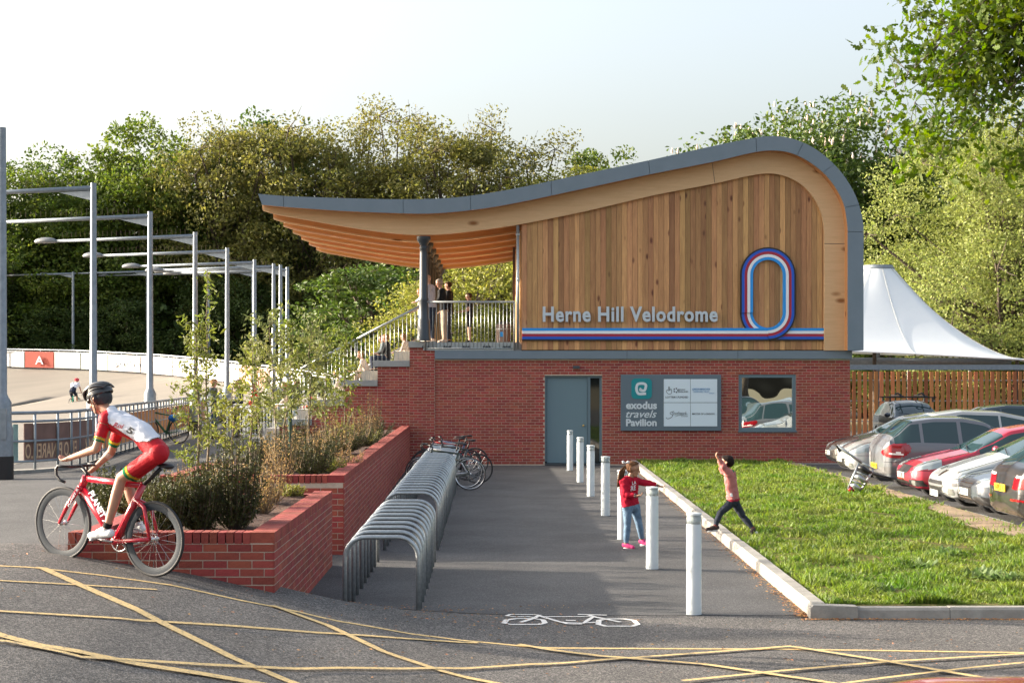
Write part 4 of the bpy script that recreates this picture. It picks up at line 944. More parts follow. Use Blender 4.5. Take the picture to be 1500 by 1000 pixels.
put_tree(tA,(1420-CX)*104/F,104,(.9,(H+(552-165)*104/F)/20.2),3.1,'dark green tree behind the big pale olive tree')
put_tree(tA,(1270-CX)*104/F,104,(.8,(H+(552-270)*104/F)/20.2),5.1,'dark tree low behind the roof corner')
put_tree(tA,(1330-CX)*92/F,92,(.62,.36),2.1,'dark low tree in the gap beside the roof corner')
put_tree(tA,(1010-CX)*104/F,104,(.8,(H+(552-275)*104/F)/20.2),4.1,'dark tree hidden low behind the roof slope')
for i,px in enumerate((1280,1400,1520,1630)): put_tree(tA,(px-CX)*100/F,100,(.5,.26),i+.3,'dark bush behind the tent, '+ORD[i]+' from the left','dark bushes behind the tent')
# overhanging branch near the camera: oak, trunk off to the right
ok=empty('oak_tree',(0,0,0),'overhanging oak branch with bright lobed leaves at the top right','tree')
bk=MB(); Yo=19.
bk.tube([(10.5,20.5,-.2),(10.4,20.4,2.5),(10.1,20.2,5),(9.6,19.6,9.2)],[.42,.34,.28,.2],12)
tw=[]
rg=np.random.default_rng(77)
def limb(a,b,r,n=5,sag=.2):
    a=Vector(a);b=Vector(b); P=[a.lerp(b,k/n)+Vector(rg.normal(size=3)*.06)*(0<k<n)+Vector((0,0,sag*math.sin(math.pi*k/n))) for k in range(n+1)]
    bk.tube(P,[r*(1-.85*k/n) for k in range(n+1)],5,cap=False); return P
anchors=[]
root=Vector((9.6,19.6,9.2))
for (px,py,Y,dn) in [(1312,128,18.6,5),(1330,105,18.9,7),(1400,70,18.9,10),(1460,70,19.2,10),(1490,20,18.9,10),(1415,120,19.0,9),(1350,120,18.5,9),(1372,70,19,9),(1400,30,19.4,9),(1430,95,18.6,9),(1470,40,19,10),(1480,130,18.3,10),(1440,10,19.3,9),(1500,85,18.7,10),(1340,150,18.5,6),(1395,110,18.8,9),(1490,190,18.2,6),(1510,225,18.1,5),(1352,240,18.4,6),(1375,235,18.4,5),(1540,60,19,10),(1560,150,18.6,10),(1450,150,18.4,8),(1520,10,19,9),(1370,170,18.7,4),(1510,180,18.2,6)]:
    e=W(px,py,Y); P=limb(root+Vector(rg.normal(size=3)*.15),e,.03,8,.35)
    for q in P[4:]:
        for k in range(int(dn*.9)):
            t=q+Vector(rg.normal(size=3)*.28); 
            if (q-P[-1]).length>1.3 and q.x<6.2: pass
            limb(q,t,.004,2,.02); anchors.append(t)
# oak leaves, lobed outline
LB=[(0,0),(.10,.12),(.05,.25),(.22,.35),(.12,.48),(.30,.62),(.17,.74),(.20,.90),(.0,1.0)]
outline=[(x,y) for x,y in LB]+[(-x,y) for x,y in LB[-2:0:-1]]
no=len(outline); V=[];Fc=[]
O=np.array(outline)
for t in anchors:
    for k in range(17):
        p=np.array(t)+rg.normal(size=3)*.12; s=.075+.06*rg.random(); dn=rnd_unit(1,rg)[0]; dn[2]-=.3; dn/=np.linalg.norm(dn); nr=rg.normal(size=3); nr[2]+=.8; sd_=np.cross(dn,nr); sd_/=np.linalg.norm(sd_); up_=np.cross(sd_,dn)
        k0=len(V); 
        for (u,v) in outline: V.append(tuple(p+sd_*u*s+dn*v*s-up_*(v*v*.15+abs(u)*.25)*s))
        h2=len(LB)
        Fc.append(tuple(k0+i for i in range(h2))); Fc.append((k0,)+tuple(k0+i for i in range(h2-1,no)))
me=bpy.data.meshes.new('leaves'); me.from_pydata(V,[],Fc); me.materials.append(LM['leaf_oak']); link('leaves',me,ok)
bk.build('branch',M['bark'],ok,smooth=True)
# ---------------- planting in the planters ----------------
def spray(name,c,h,r,n,ls,lm,label,cat,group,lean=.35,twig=True,dens=1.0,z=0,mt='twig'):
    """upright shrub: many stems fanning out, leaves along them"""
    e=empty(name,c,label,cat,group); st=MB(); P=[]
    for i in range(n):
        a=random.random()*6.283; rr_=r*math.sqrt(random.random()); l=h*random.uniform(.55,1.0)*(1-.35*rr_/r); b=Vector((math.cos(a)*rr_*.25,math.sin(a)*rr_*.25,0)); t=Vector((math.cos(a)*rr_,math.sin(a)*rr_,l)); m_=(b+t)/2+Vector((math.cos(a)*rr_*.14,math.sin(a)*rr_*.14,-.06*h))
        if twig: st.tube([b,m_,t],[.006,.005,.002],3,cap=False)
        k=int(26*dens)
        for j in range(k):
            u=.15+.85*random.random(); q=b.lerp(m_,u*2) if u<.5 else m_.lerp(t,u*2-1); P.append(q+Vector((random.gauss(0,ls*.55),random.gauss(0,ls*.55),random.gauss(0,ls*.6))))
    if twig: st.build('stems',M[mt],e)
    V,Fc=leafcloud(np.array([tuple(p) for p in P]),ls,up=.1,aspect=.3)
    link('foliage',np_mesh('foliage',V,Fc,lm),e); return e
def at_px(px,py,Y): 
    p=W(px,py,Y); return p
YW=[(243,778,16.4,.72,.30,'dark yew shrub directly behind the rear wheel'),(292,782,16.6,.80,.28,'dark yew shrub left of the largest planter shrub'),(343,782,16.8,1.10,.34,'largest yew shrub with light green tips in the near planter'),(222,740,18.5,.60,.40,'dark yew behind the cyclist\'s thigh'),(188,735,18.8,.62,.35,'small yew between the bike frame tubes'),(160,738,19.2,.62,.35,'yew shrub left of the bike frame top tube'),(300,735,19.4,.62,.35,'yew shrub behind the two front shrubs'),
(455,695,24,.62,.42,'low spreading yew just behind the second planter front'),(420,690,25,.75,.42,'dark yew left of the second planter front'),(380,690,24.5,.8,.42,'dark yew behind the largest planter shrub'),(470,685,27,.62,.4,'yew shrub by the middle of the long planter wall'),(530,650,34,.60,.5,'yew mound near the pavilion end of the planter'),(500,660,31,.6,.5,'dark yew against the terrace flank'),(545,640,38,.65,.55,'rearmost yew beside the brick flank wall'),(440,672,30,.8,.5,'yew shrub at the foot of the thin sapling')]
for i,(px,py,Y,h,r,l) in enumerate(YW):
    p=W(px,0,Y); z=.85 if Y<21.5 else .97
    spray('yew_shrub',(p.x,p.y,z),h*.98,r*.95,80,.022,LM['leaf_yew'],l,'shrub','yew shrubs in the brick planters',dens=2.4 if Y<22 else 1.5,mt='bark')
TWG=[(400,20.2,.7,.25,'pinkish twiggy plant by the wall end of the near planter'),(385,18.6,.55,.2,'dry beige twiggy plant right of the largest yew'),(415,23.5,.8,.3,'beige twiggy plant behind the second planter front'),(455,26,.9,.3,'tall dry stems beside the middle yew'),(490,29,.9,.35,'pale dry stems halfway along the long planter'),(520,33,1.0,.35,'straw coloured stems near the pavilion flank'),(540,36,1.2,.3,'tall pinkish seed stalk in front of the flank wall'),(505,26,.35,.3,'low dry twigs leaning over the long wall coping'),(275,19,.6,.3,'brownish twigs below the feathery sapling'),(330,20.5,.7,.3,'dry twigs beyond the largest yew')]
for i,(px,Y,h,r,l) in enumerate(TWG):
    p=W(px,0,Y); spray('twiggy_plant',(p.x,p.y,.86 if Y<21.5 else .98),h*1.1,r*1.1,42,.017,LM['leaf_blush'],l,'plant','dry twiggy plants in the brick planters',dens=.9)
GRN=[(448-22,21,.25,.2,'small bright green plant at the soil edge of the near planter'),(480,24.5,.3,.3,'bright green plant beside the long wall'),(500,31,.9,.3,'upright green grassy plant by the green stake'),(535,35,.4,.4,'grey green herb near the top of the long wall'),(270,17.6,.35,.2,'light green tuft between the two front yews')]
for i,(px,Y,h,r,l) in enumerate(GRN):
    p=W(px,0,Y); spray('green_plant',(p.x,p.y,.86 if Y<21.5 else .98),h,r,40,.02,LM['leaf_lime'],l,'plant','green plants in the brick planters',dens=1.2)
def sapling(px,Y,pyt,spread,nb,nl,ls,lm,label,lean=0,zb=.9):
    b=W(px,0,Y); top=W(px+lean,pyt,Y); e=empty('sapling',(b.x,b.y,zb),label,'sapling','young trees in the brick planters'); h=top.z-zb; lx_=top.x-b.x
    s=MB(); rg=random.Random(int(px)); pts=[Vector((lx_*(k/8)**1.3+rg.gauss(0,.015)*(k>0),rg.gauss(0,.015)*(k>0),h*k/8)) for k in range(9)]; s.tube(pts,[.018*(1-.85*k/8)+.002 for k in range(9)],6); P=[]; nl=int(nl*1.0); ls*=1.12
    for i in range(nb):
        u=.25+.75*(i+.5)/nb; k=u*8; p=pts[int(k)].lerp(pts[min(int(k)+1,8)],k-int(k)); a=rg.random()*6.283; l=spread*(1.15-u*.75)*rg.uniform(.6,1.2)
        t=p+Vector((math.cos(a)*l,math.sin(a)*l,l*rg.uniform(.25,.9))); m_=(p+t)/2+Vector((0,0,-.05*l)); s.tube([p,m_,t],[.006,.004,.0015],3,cap=False)
        for j in range(nl):
            v=.15+.9*rg.random(); q=p.lerp(m_,v*2) if v<.5 else m_.lerp(t,v*2-1); P.append(q+Vector((rg.gauss(0,ls*1.2),rg.gauss(0,ls*1.2),rg.gauss(0,ls*1.0))))
    s.build('stem',M['twig'],e,smooth=True); V,Fc=leafcloud(np.array([tuple(p) for p in P]),ls,up=.3,aspect=.34); link('leaves',np_mesh('leaves',V,Fc,lm),e)
sapling(293,18.2,480,.42,34,46,.026,LM['leaf_sapling'],'feathery yellow green sapling just right of the cyclist',-6)
sapling(366,24.0,512,.40,16,26,.040,LM['leaf_sapling'],'sapling with sparse drooping leaves above the largest yew',4,.97)
sapling(303,24.5,395,.28,14,16,.045,LM['leaf_sapling'],'tall thin sapling whose top crosses the fourth lamp post',2,.97)
sapling(405,26.5,462,.62,26,34,.042,LM['leaf_grey'],'leafy sapling left of the green stake',-10,.97)
sapling(415,28,475,.50,22,34,.042,LM['leaf_sapling'],'bushy sapling directly behind the green stake',16,.97)
sapling(452,30,470,.55,26,34,.045,LM['leaf_grey'],'grey green sapling right of the green stake',6,.97)
sapling(478,33,488,.55,22,30,.045,LM['leaf_sapling'],'light sapling in front of the lower terrace tiers',-2,.97)
sapling(504,36,492,.55,22,30,.045,LM['leaf_sapling'],'rearmost sapling touching the stair railing',4,.97)
sapling(382,30,500,.55,20,30,.045,LM['leaf_grey'],'sapling in front of the standing spectators',-8,.97)
sapling(340,22,560,.40,18,26,.034,LM['leaf_lime'],'short bright sapling between the two taller ones',0,.97)
p=W(425,0,29); o=MB().tube([(p.x,p.y,.95),(p.x,p.y,fz(558,29))],.035,8).build('stake',mat('green stake paint',(.01,.05,.03),.5)); tag(o,'dark green stake standing among the saplings','stake')
o=MB().tube([W(500,640,34),W(517,604,34)],.02,6).build('stake',M['twig']); tag(o,'leaning wooden stake at the foot of the brick flank','stake')
# ---------------- people ----------------
def skin_mat(name,c): return mat(name,c,.55,c2=tuple(q*.88 for q in c),scale=12)
M['skin']=skin_mat('skin',(.42,.225,.15)); M['skin2']=skin_mat('warm skin',(.40,.21,.13))
def cloth(name,c,k=.8,r=.85): 
    if name not in M: M[name]=mat(name,c,r,c2=tuple(q*k for q in c),scale=14,bump=.25,bscale=60,spec=.2)
    return M[name]
CAMP=Vector((0,0,H))
def topx(P): return CX+P[...,0]/P[...,1]*F, CY-(P[...,2]-H)/P[...,1]*F
class Person:
    def __init__(s,label,J,sc=1.0,fwd=(0,-1,0),up=(0,0,1),voxel=.012,skin='skin',fingers=False,curl=(0,0,-1),group=None,head=1.0,slim=1.0,handsc=1.0):
        s.root=empty('person',tuple(J['foot'] if 'foot' in J else J['hip']),label,'person',group); s.off=s.root.location.copy()
        J={k:Vector(v) for k,v in J.items()}; s.J=J; s.sc=sc
        f=Vector(fwd).normalized(); u=Vector(up); u=(u-f*u.dot(f)).normalized(); sd=u.cross(f).normalized(); s.f,s.u,s.sd=f,u,sd
        g=[]; k=sc*slim
        def seg(a,b,ra,rb,lab): g.append((Vector(a),Vector(b),ra*k,rb*k,lab))
        hd=J['head']; hs=sc*head
        def hp(x,y,z): return hd+f*x*hs+sd*y*hs+u*z*hs
        s.hp=hp; s.hs=hs
        g.append((hp(-.018,0,.03),hp(.015,0,.03),.083*hs,.081*hs,'head')); g.append((hp(.03,0,-.045),hp(.045,0,-.075),.058*hs,.036*hs,'head')); g.append((hp(.088,0,.0),hp(.104,0,-.028),.011*hs,.014*hs,'head'))
        for q in (-1,1): g.append((hp(0,q*.078,-.0),hp(-.012,q*.088,.02),.014*hs,.014*hs,'head'))
        seg(J['neck'],hp(-.01,0,-.05),.055,.05,'neck')
        sh=(J['shL']+J['shR'])/2; hip=J['hip']; wa=J['waist']
        seg(J['shL'],J['shR'],.066,.066,'torso'); seg(J['neck'],sh,.06,.075,'torso')
        for q in 'LR':
            S_=J['sh'+q]*.72+sh*.28; Hh=J['hip'+q]*.85+hip*.15; Wq=wa+(J['hip'+q]-hip)*.75
            seg(S_,Wq,.088,.088,'torso'); seg(Wq,Hh,.088,.098,'hips'); seg(J['hip'+q],J['hip'+q],.094,.094,'hips')
            seg(J['sh'+q],J['el'+q],.054,.042,'arm'+q); seg(J['el'+q],J['wr'+q],.042,.027,'fore'+q)
            seg(J['hip'+q],J['kn'+q],.088,.056,'thigh'+q); 
            ca=J['kn'+q].lerp(J['an'+q],.3); seg(J['kn'+q],ca,.054,.056,'calf'+q); seg(ca,J['an'+q],.056,.035,'calf'+q)
            an,to=J['an'+q],J['to'+q]; d=(to-an); he=an-d*.28; he.z=min(he.z,to.z+.02*sc)
            seg(an,(an+to)/2+Vector((0,0,-.01)),.038,.04,'foot'+q); seg(he+Vector((0,0,.012)),to,.036,.032,'foot'+q)
            # hand
            w0=J['wr'+q]; h1=J['ha'+q]; d=(h1-w0); d=d.normalized() if d.length>1e-4 else Vector((0,0,-1)); hk=sc*handsc
            cu=Vector(curl); sdv=d.cross(cu); 
            if sdv.length<.1: sdv=d.cross(Vector((1,.2,0)))
            sdv.normalize(); pn=sdv.cross(d).normalized()
            g.append((w0,w0+d*.03*hk,.026*sc,.026*sc,'hand'+q))
            for j in (-1,0,1): g.append((w0+d*.03*hk+sdv*j*.014*hk,w0+d*.085*hk+sdv*j*.022*hk,.018*hk,.016*hk,'hand'+q))
            if fingers:
                sg=1 if q=='L' else -1
                for j,(o,l) in enumerate(((-.033,.066),(-.011,.078),(.011,.074),(.033,.058))):
                    b=w0+d*.088*hk+sdv*o*hk; m1=b+(d*.75-pn*.55).normalized()*l*.5*hk; e=m1+(d*.25-pn*.95).normalized()*l*.5*hk
                    g.append((b,m1,.0095*hk,.009*hk,'hand'+q)); g.append((m1,e,.009*hk,.0078*hk,'hand'+q))
                b=w0+d*.035*hk-sdv*.03*hk; m1=b+(d*.6-sdv*.7-pn*.3).normalized()*.034*hk; e=m1+(d*.8-sdv*.2-pn*.5).normalized()*.03*hk
                g.append((b,m1,.0125*hk,.011*hk,'hand'+q)); g.append((m1,e,.011*hk,.009*hk,'hand'+q))
            else: g.append((w0+d*.085*hk,w0+(d*.14-pn*.03)*hk,.022*hk,.016*hk,'hand'+q))
        g.append((sh*.55+wa*.45,wa*.8+sh*.2,.105*k,.10*k,'torso')); g.append((wa,hip,.10*k,.10*k,'hips'))
        s.g=g; mb=MB()
        for a,b,ra,rb,l in g:
            d=b-a; L_=d.length
            if L_<1e-5: mb.ball(a,ra,14,9); continue
            d/=L_; pts=[];rs=[]
            for t in (-1,-.85,-.5,0): pts.append(a+d*t*ra); rs.append(ra*math.sqrt(max(0,1-t*t))+.0004)
            for t in (0,.5,.85,1): pts.append(b+d*t*rb); rs.append(rb*math.sqrt(max(0,1-t*t))+.0004)
            pts[3]=a; pts[4]=b; 
            mb.tube(pts,rs,12)
        me=bpy.data.meshes.new('b'); me.from_pydata(mb.v,[],mb.f); o=bpy.data.objects.new('b',me); COL.objects.link(o)
        r=o.modifiers.new('r','REMESH'); r.mode='VOXEL'; r.voxel_size=voxel; r.use_smooth_shade=True
        q=o.modifiers.new('s','SMOOTH'); q.iterations=4 if not fingers else 3; q.factor=.5
        bpy.context.view_layer.update(); me2=bpy.data.meshes.new_from_object(o.evaluated_get(bpy.context.evaluated_depsgraph_get()))
        bpy.data.objects.remove(o); bpy.data.meshes.remove(me); me2.name='body'; me2.materials.clear(); me2.materials.append(M[skin])
        n=len(me2.vertices); V=np.zeros(n*3); me2.vertices.foreach_get('co',V); V=V.reshape(-1,3); s.V=V
        nn=np.zeros(n*3); me2.vertices.foreach_get('normal',nn); s.N=nn.reshape(-1,3)
        s.F=[tuple(p.vertices) for p in me2.polygons]
        best=np.full(n,1e9); s.lab=np.zeros(n,int); s.t=np.zeros(n); s.names=sorted({q[4] for q in g})
        tot={}
        for a,b,ra,rb,l in g:
            A=np.array(a);D=np.array(b)-A; L2=max(D@D,1e-9); t=np.clip(((V-A)@D)/L2,0,1); dist=np.linalg.norm(V-A-t[:,None]*D,axis=1)-(ra+(rb-ra)*t)
            if l.startswith('calf'):
                t=t*.3 if (b-J['an'+l[-1]]).length>1e-4 else .3+.7*t
            m_=dist<best; best[m_]=dist[m_]; s.lab[m_]=s.names.index(l); s.t[m_]=t[m_]
        me2.transform(Matrix.Translation(-s.off)); s.body=link('body',me2,s.root); me2.polygons.foreach_set('use_smooth',[True]*len(me2.polygons))
        # face
        e=MB()
        for q_ in (-1,1): e.ball(hp(.081,q_*.030,.012),.0105*hs,8,6)
        e.build('eyes',M['ink'],s.root,smooth=True,loc=-s.off)
        e=MB(); e.ball(hp(.083,0,-.058),(.018*hs,.018*hs,.005*hs),8,6); e.build('mouth',cloth('lips',(.35,.10,.08)),s.root,smooth=True,loc=-s.off)
    def shell(s,name,m,mask,off=.008,noise=.0,seed=0,label=None):
        fm=[f for f in s.F if all(mask[v] for v in f)] if len(mask)==len(s.V) else None
        ids=sorted({v for f in fm for v in f}); 
        if not ids: return None
        mp_={v:i for i,v in enumerate(ids)}; P=s.V[ids]; Nn=s.N[ids]
        w_=np.sin(P[:,0]*37+seed)*np.sin(P[:,2]*43+seed*2)*np.cos(P[:,1]*31+P[:,2]*17)+.6*np.sin(P[:,0]*83+P[:,2]*61+4*np.sin(P[:,2]*23+seed))*np.sin(P[:,1]*47+P[:,2]*29)
        P=P+Nn*(off+noise*w_)[:,None]
        me=bpy.data.meshes.new(name); me.from_pydata((P-np.array(s.off)).tolist(),[],[tuple(mp_[v] for v in f) for f in fm]); me.materials.append(m); me.polygons.foreach_set('use_smooth',[True]*len(me.polygons))
        o=link(name,me,s.root)
        if label: o['label']=label
        s.last=(P,[tuple(mp_[v] for v in f) for f in fm]); return o
    def mask(s,**kw):
        m_=np.zeros(len(s.V),bool)
        for l,(a,b) in kw.items():
            if l in s.names: m_|=(s.lab==s.names.index(l))&(s.t>=a)&(s.t<=b)
        return m_
    def below(s,h0):
        a=np.array(s.J['hip']);d=np.array(s.J['waist'])-a; return ((s.V-a)@d)/(d@d)<h0
    def wear(s,name,m,off=.010,noise=.003,extra=None,label=None,**kw):
        k=s.mask(**kw)
        if extra is not None: k&=extra
        return s.shell(name,m,k,off,noise,len(name),label)
    def local(s):
        D=s.V-np.array(s.J['head']); return D@np.array(s.f)/s.hs,D@np.array(s.sd)/s.hs,D@np.array(s.u)/s.hs
    def hair(s,m,long=0,off=.016,noise=.006,line=.045):
        x,y,z=s.local(); k=(s.lab==s.names.index('head'))&((z>line+.35*x*0+np.clip(x,0,1)*.45)|((x<-.005)&(z>-.055-long)))&(np.abs(y)<.1)
        return s.shell('hair',m,k,off*s.sc,noise*s.sc,3)
both=lambda n,a,b:{n+'L':(a,b),n+'R':(a,b)}
def dress(p,top=None,bottom=None,shoes=None,sleeve=1.0,legs=1.0,hair=None,off=.012,topname='jacket',botname='trousers',haironly=None):
    if top: p.wear(topname,top,off=off,extra=~p.below(-.15)|~p.mask(torso=(0,1),hips=(0,1)),torso=(0,1),hips=(0,1),**(both('arm',0,1) if sleeve>=1 else both('arm',0,sleeve*2)),**(both('fore',0,.97) if sleeve>=1 else {}))
    if bottom:
        kw=dict(hips=(0,1),**both('thigh',0,1 if legs>=1 else legs*2))
        if legs>=1: kw.update(both('calf',0,.93))
        p.wear(botname,bottom,off=off*.8,extra=p.below(.1)|~p.mask(hips=(0,1)),**kw)
    if shoes: 
        p.wear('shoe',shoes,off=.006,noise=0,footL=(0,1)); p.wear('shoe',shoes,off=.006,noise=0,footR=(0,1))
    if hair: p.hair(hair)
def std_pose(base,h,yaw,kind='stand',armf=.25,bend=0.,stride=.0,armR=None,headdown=0):
    """yaw: direction faced, angle from +X"""
    b=Vector(base); f=Vector((math.cos(yaw),math.sin(yaw),0)); sd=Vector((-f.y,f.x,0)); u=Vector((0,0,1)); q=h/1.75
    J={}
    if kind=='stand':
        hip=b+u*.93*q; J['hip']=hip
        lean=f*bend*q
        J['waist']=hip+u*.17*q+lean*.3; sh=hip+u*.50*q+lean; J['neck']=sh+u*.06*q+lean*.1; J['head']=sh+u*.22*q+lean*.35+f*.03*q
        for s_,k in ((1,'L'),(-1,'R')):
            J['hip'+k]=hip+sd*.085*q*s_-u*.02*q; J['sh'+k]=sh+sd*.175*q*s_
            st=f*stride*s_*q; J['kn'+k]=hip+sd*.09*q*s_-u*.45*q+st*.6+f*.02*q; J['an'+k]=b+sd*.10*q*s_+u*.08*q+st; J['to'+k]=J['an'+k]+f*.15*q-u*.05*q
            a=armf if (k=='L' or armR is None) else armR
            J['el'+k]=J['sh'+k]-u*.28*q*math.cos(a*.5)+f*.28*q*math.sin(a*.5)+sd*.03*s_*q
            J['wr'+k]=J['el'+k]+(-u*math.cos(a*2.2)+f*math.sin(a*2.2))*.25*q-sd*.05*s_*q*(a>.4); J['ha'+k]=J['wr'+k]+(-u*math.cos(a*2.2)+f*math.sin(a*2.2))*.1*q
    else:
        hip=b+u*.10*q; J['hip']=hip; lean=f*bend*q
        J['waist']=hip+u*.16*q+lean*.3; sh=hip+u*.47*q+lean; J['neck']=sh+u*.06*q+lean*.1; J['head']=sh+u*.21*q+lean*.3+f*.03*q
        for s_,k in ((1,'L'),(-1,'R')):
            J['hip'+k]=hip+sd*.085*q*s_; J['sh'+k]=sh+sd*.17*q*s_; J['kn'+k]=hip+f*.42*q+sd*.12*q*s_+u*.04*q; J['an'+k]=hip+f*.40*q+sd*.12*q*s_-u*.38*q; J['to'+k]=J['an'+k]+f*.14*q-u*.05*q
            J['el'+k]=sh+sd*.22*q*s_-u*.26*q+f*.10*q; J['wr'+k]=J['el'+k]+f*.22*q-u*.05*q-sd*.1*q*s_; J['ha'+k]=J['wr'+k]+f*.1*q
    J['foot']=b; return J,f
# ---- racing bicycle builder ----
def bicycle(Pt,h,r_,label,cols,rw=.335,group=None,deep=.03,drop=True,near=-1,text=False,name='bicycle',fat=1.0):
    """Pt: dict of frame points (world), h heading unit, r_ lateral unit"""
    e=empty(name,tuple(Pt['rear']-Vector((0,0,rw))),label,'bicycle',group); of=-e.location; up=Vector((0,0,1)); up=(up-h*up.dot(h)).normalized() if abs(h.z)>1e-6 else up
    fm,rm,tm=cols
    def ring(c,steer=None):
        hh=steer if steer else h; ax=hh.cross(up).normalized()
        pts=[c+(hh*math.cos(a)+up*math.sin(a))*(rw-.011) for a in np.linspace(0,2*math.pi,41)[:-1]]
        w_=MB().tube(pts,.0115*fat,8,closed=True).build('tyre',tm,e,smooth=True,loc=of)
        rb=MB(); n=40; b0=len(rb.v)
        for k,a in enumerate(np.linspace(0,2*math.pi,n+1)[:-1]):
            d=hh*math.cos(a)+up*math.sin(a)
            for (rr_,o) in ((rw-.020,-.0105),(rw-.020-deep*.5,-.012),(rw-.024-deep,-.004),(rw-.024-deep,.004),(rw-.020-deep*.5,.012),(rw-.020,.0105)): rb.v.append(tuple(c+d*rr_+ax*o))
        for k in range(n):
            q=(k+1)%n
            for j in range(6): rb.f.append((k*6+j,q*6+j,q*6+(j+1)%6,k*6+(j+1)%6))
        rb.build('rim',rm,e,auto=True,loc=of)
        sp=MB()
        for k in range(18):
            a=2*math.pi*k/18; d=hh*math.cos(a)+up*math.sin(a); sp.tube([c+ax*.025*(1 if k%2 else -1),c+d*(rw-.024-deep)],.0014,3,cap=False)
        sp.build('spokes',M['silver'],e,loc=of)
        MB().tube([c-ax*.055,c-ax*.045,c-ax*.03,c-ax*.02,c+ax*.02,c+ax*.03,c+ax*.045,c+ax*.055],[.012,.012,.026,.014,.014,.026,.012,.012],10).build('hub',M['silver'],e,auto=True,loc=of)
    ring(Pt['rear']); ring(Pt['front'])
    fr=MB(); A=Pt; s_=fat
    fr.tube([A['headtop'],A['headbot']],[.024*s_,.026*s_],10); fr.tube([A['headtop'].lerp(A['headbot'],.2),A['seattop']],[.022*s_,.020*s_],10,flat=.8)
    fr.tube([A['headbot'],A['bb']],[.030*s_,.034*s_],10,flat=.75); fr.tube([A['seattop']+(A['seattop']-A['bb']).normalized()*.02,A['bb']],[.024*s_,.032*s_],10,flat=.8)
    fr.tube([A['bb']-r_*.035,A['bb']+r_*.035],.035,12)
    for q in (-1,1):
        fr.tube([A['seattop'].lerp(A['bb'],.25)+r_*q*.012,A['seattop'].lerp(A['rear'],.4)+r_*q*.045,A['rear']+r_*q*.06],[.018*s_,.014*s_,.010*s_],8); fr.tube([A['bb']+r_*q*.03,A['rear']+r_*q*.06],[.016*s_,.012*s_],8)
    fr.build('frame',fm,e,smooth=True,loc=of)
    fk=MB(); fk.tube([A['headbot']-r_*.04,A['headbot']+r_*.04],.02*s_,8)
    for q in (-1,1): fk.tube([A['headbot']+r_*q*.035,A['headbot'].lerp(A['front'],.5)+r_*q*.055+h*.01,A['front']+r_*q*.055],[.019*s_,.017*s_,.010*s_],8,flat=.7)
    fk.build('fork',fm,e,smooth=True,loc=of)
    MB().tube([A['seattop'],A['saddle']-up*.03],.015*s_,8).build('seat_post',M['black'],e,smooth=True,loc=of)
    sd_=MB(); c=A['saddle']; sd_.tube([c-h*.13,c-h*.10,c-h*.04,c+h*.04,c+h*.14],[.02,.065,.055,.028,.012],10,flat=1); n0=0
    sd_.v=[tuple(Vector(v)-up*((Vector(v)-c).dot(up))*.6) for v in sd_.v]; sd_.build('saddle',M['black'],e,smooth=True,loc=of)
    st=MB(); st.tube([A['headtop'],A['headtop']+(A['headtop']-A['headbot']).normalized()*.03,A['bar']],[.016,.016,.014],8); st.build('stem',M['black'],e,smooth=True,loc=of)
    hb=MB(); bw=.20
    if drop:
        for q in (-1,1):
            b=A['bar']+r_*bw*q; hb.tube([A['bar'],b-r_*q*.03,b+h*.03,b+h*.085+up*.0,b+h*.105-up*.03,b+h*.095-up*.085,b+h*.05-up*.125,b-h*.01-up*.135],.0135,8)
    else: hb.tube([A['bar']-r_*.3-h*.06,A['bar']-r_*.1,A['bar']+r_*.1,A['bar']+r_*.3-h*.06],.014,8)
    hb.build('handlebar',M['black'],e,smooth=True,loc=of)
    cr=MB(); rg_=.095; pts=[A['bb']+r_*.045+(h*math.cos(a)+up*math.sin(a))*rg_ for a in np.linspace(0,2*math.pi,25)[:-1]]; cr.tube(pts,.006,5,closed=True)
    for a in range(5): d=h*math.cos(a*1.257)+up*math.sin(a*1.257); cr.tube([A['bb']+r_*.045,A['bb']+r_*.045+d*rg_],.007,4)
    cr.build('chainring',M['silver'],e,smooth=True,loc=of)
    ca=A.get('crank',h*.17); ck=MB()
    for q,sg in ((-1,1),(1,-1)): ck.tube([A['bb']+r_*q*.05,A['bb']+r_*q*.065+ca*sg],[.013,.010],6); ck.tube([A['bb']+r_*q*.065+ca*sg,A['bb']+r_*q*.15+ca*sg],.012,6)
    ck.build('crank',M['silver'],e,smooth=True,loc=of)
    ch=MB(); 
    for q in (1,-1): ch.tube([A['bb']+r_*.045+up*rg_*q,A['rear']+r_*.045+up*.035*q],.005,4)
    ch.build('chain',M['silver'],e,loc=of); return e
def geom(rear,h,rw=.335):
    up=Vector((0,0,1)); P={'rear':rear}; q=lambda a,b:rear+h*a+up*b
    P.update(front=q(.98,0),bb=q(.40,-.06),seattop=q(.24,.42),headtop=q(.78,.52),headbot=q(.83,.38),saddle=q(.18,.62),bar=q(.86,.60)); return P
# ---- main cyclist ----
PSI=R(29); hb_=Vector((-math.cos(PSI),math.sin(PSI),0)); rt_=Vector((math.sin(PSI),math.cos(PSI),0)); PR=W(226,789,15.05)
def bp(px,py,off=0):
    ax=(px-CX)/F; Y=(off+PR.x*rt_.x+PR.y*rt_.y)/(ax*rt_.x+rt_.y); return W(px,py,Y)
M['bikered']=mat('glossy crimson bike paint',(.42,.008,.025),.25,coat=.6)
M['rimgrey']=mat('grey carbon rim',(.022,.030,.040),.6,spec=.25)
M['tyre_p']=mat('grey tan tyre',(.16,.145,.12),.8)
PT={k:bp(*v) for k,v in dict(rear=(226,789),front=(92.5,765.5),bb=(170,792),seattop=(209,711),headtop=(126,697),headbot=(120,714),saddle=(236,681),bar=(118,682)).items()}
PT['crank']=(bp(147,789)-bp(172,793)).normalized()*.17
hh_=(PT['front']-PT['rear']).normalized()
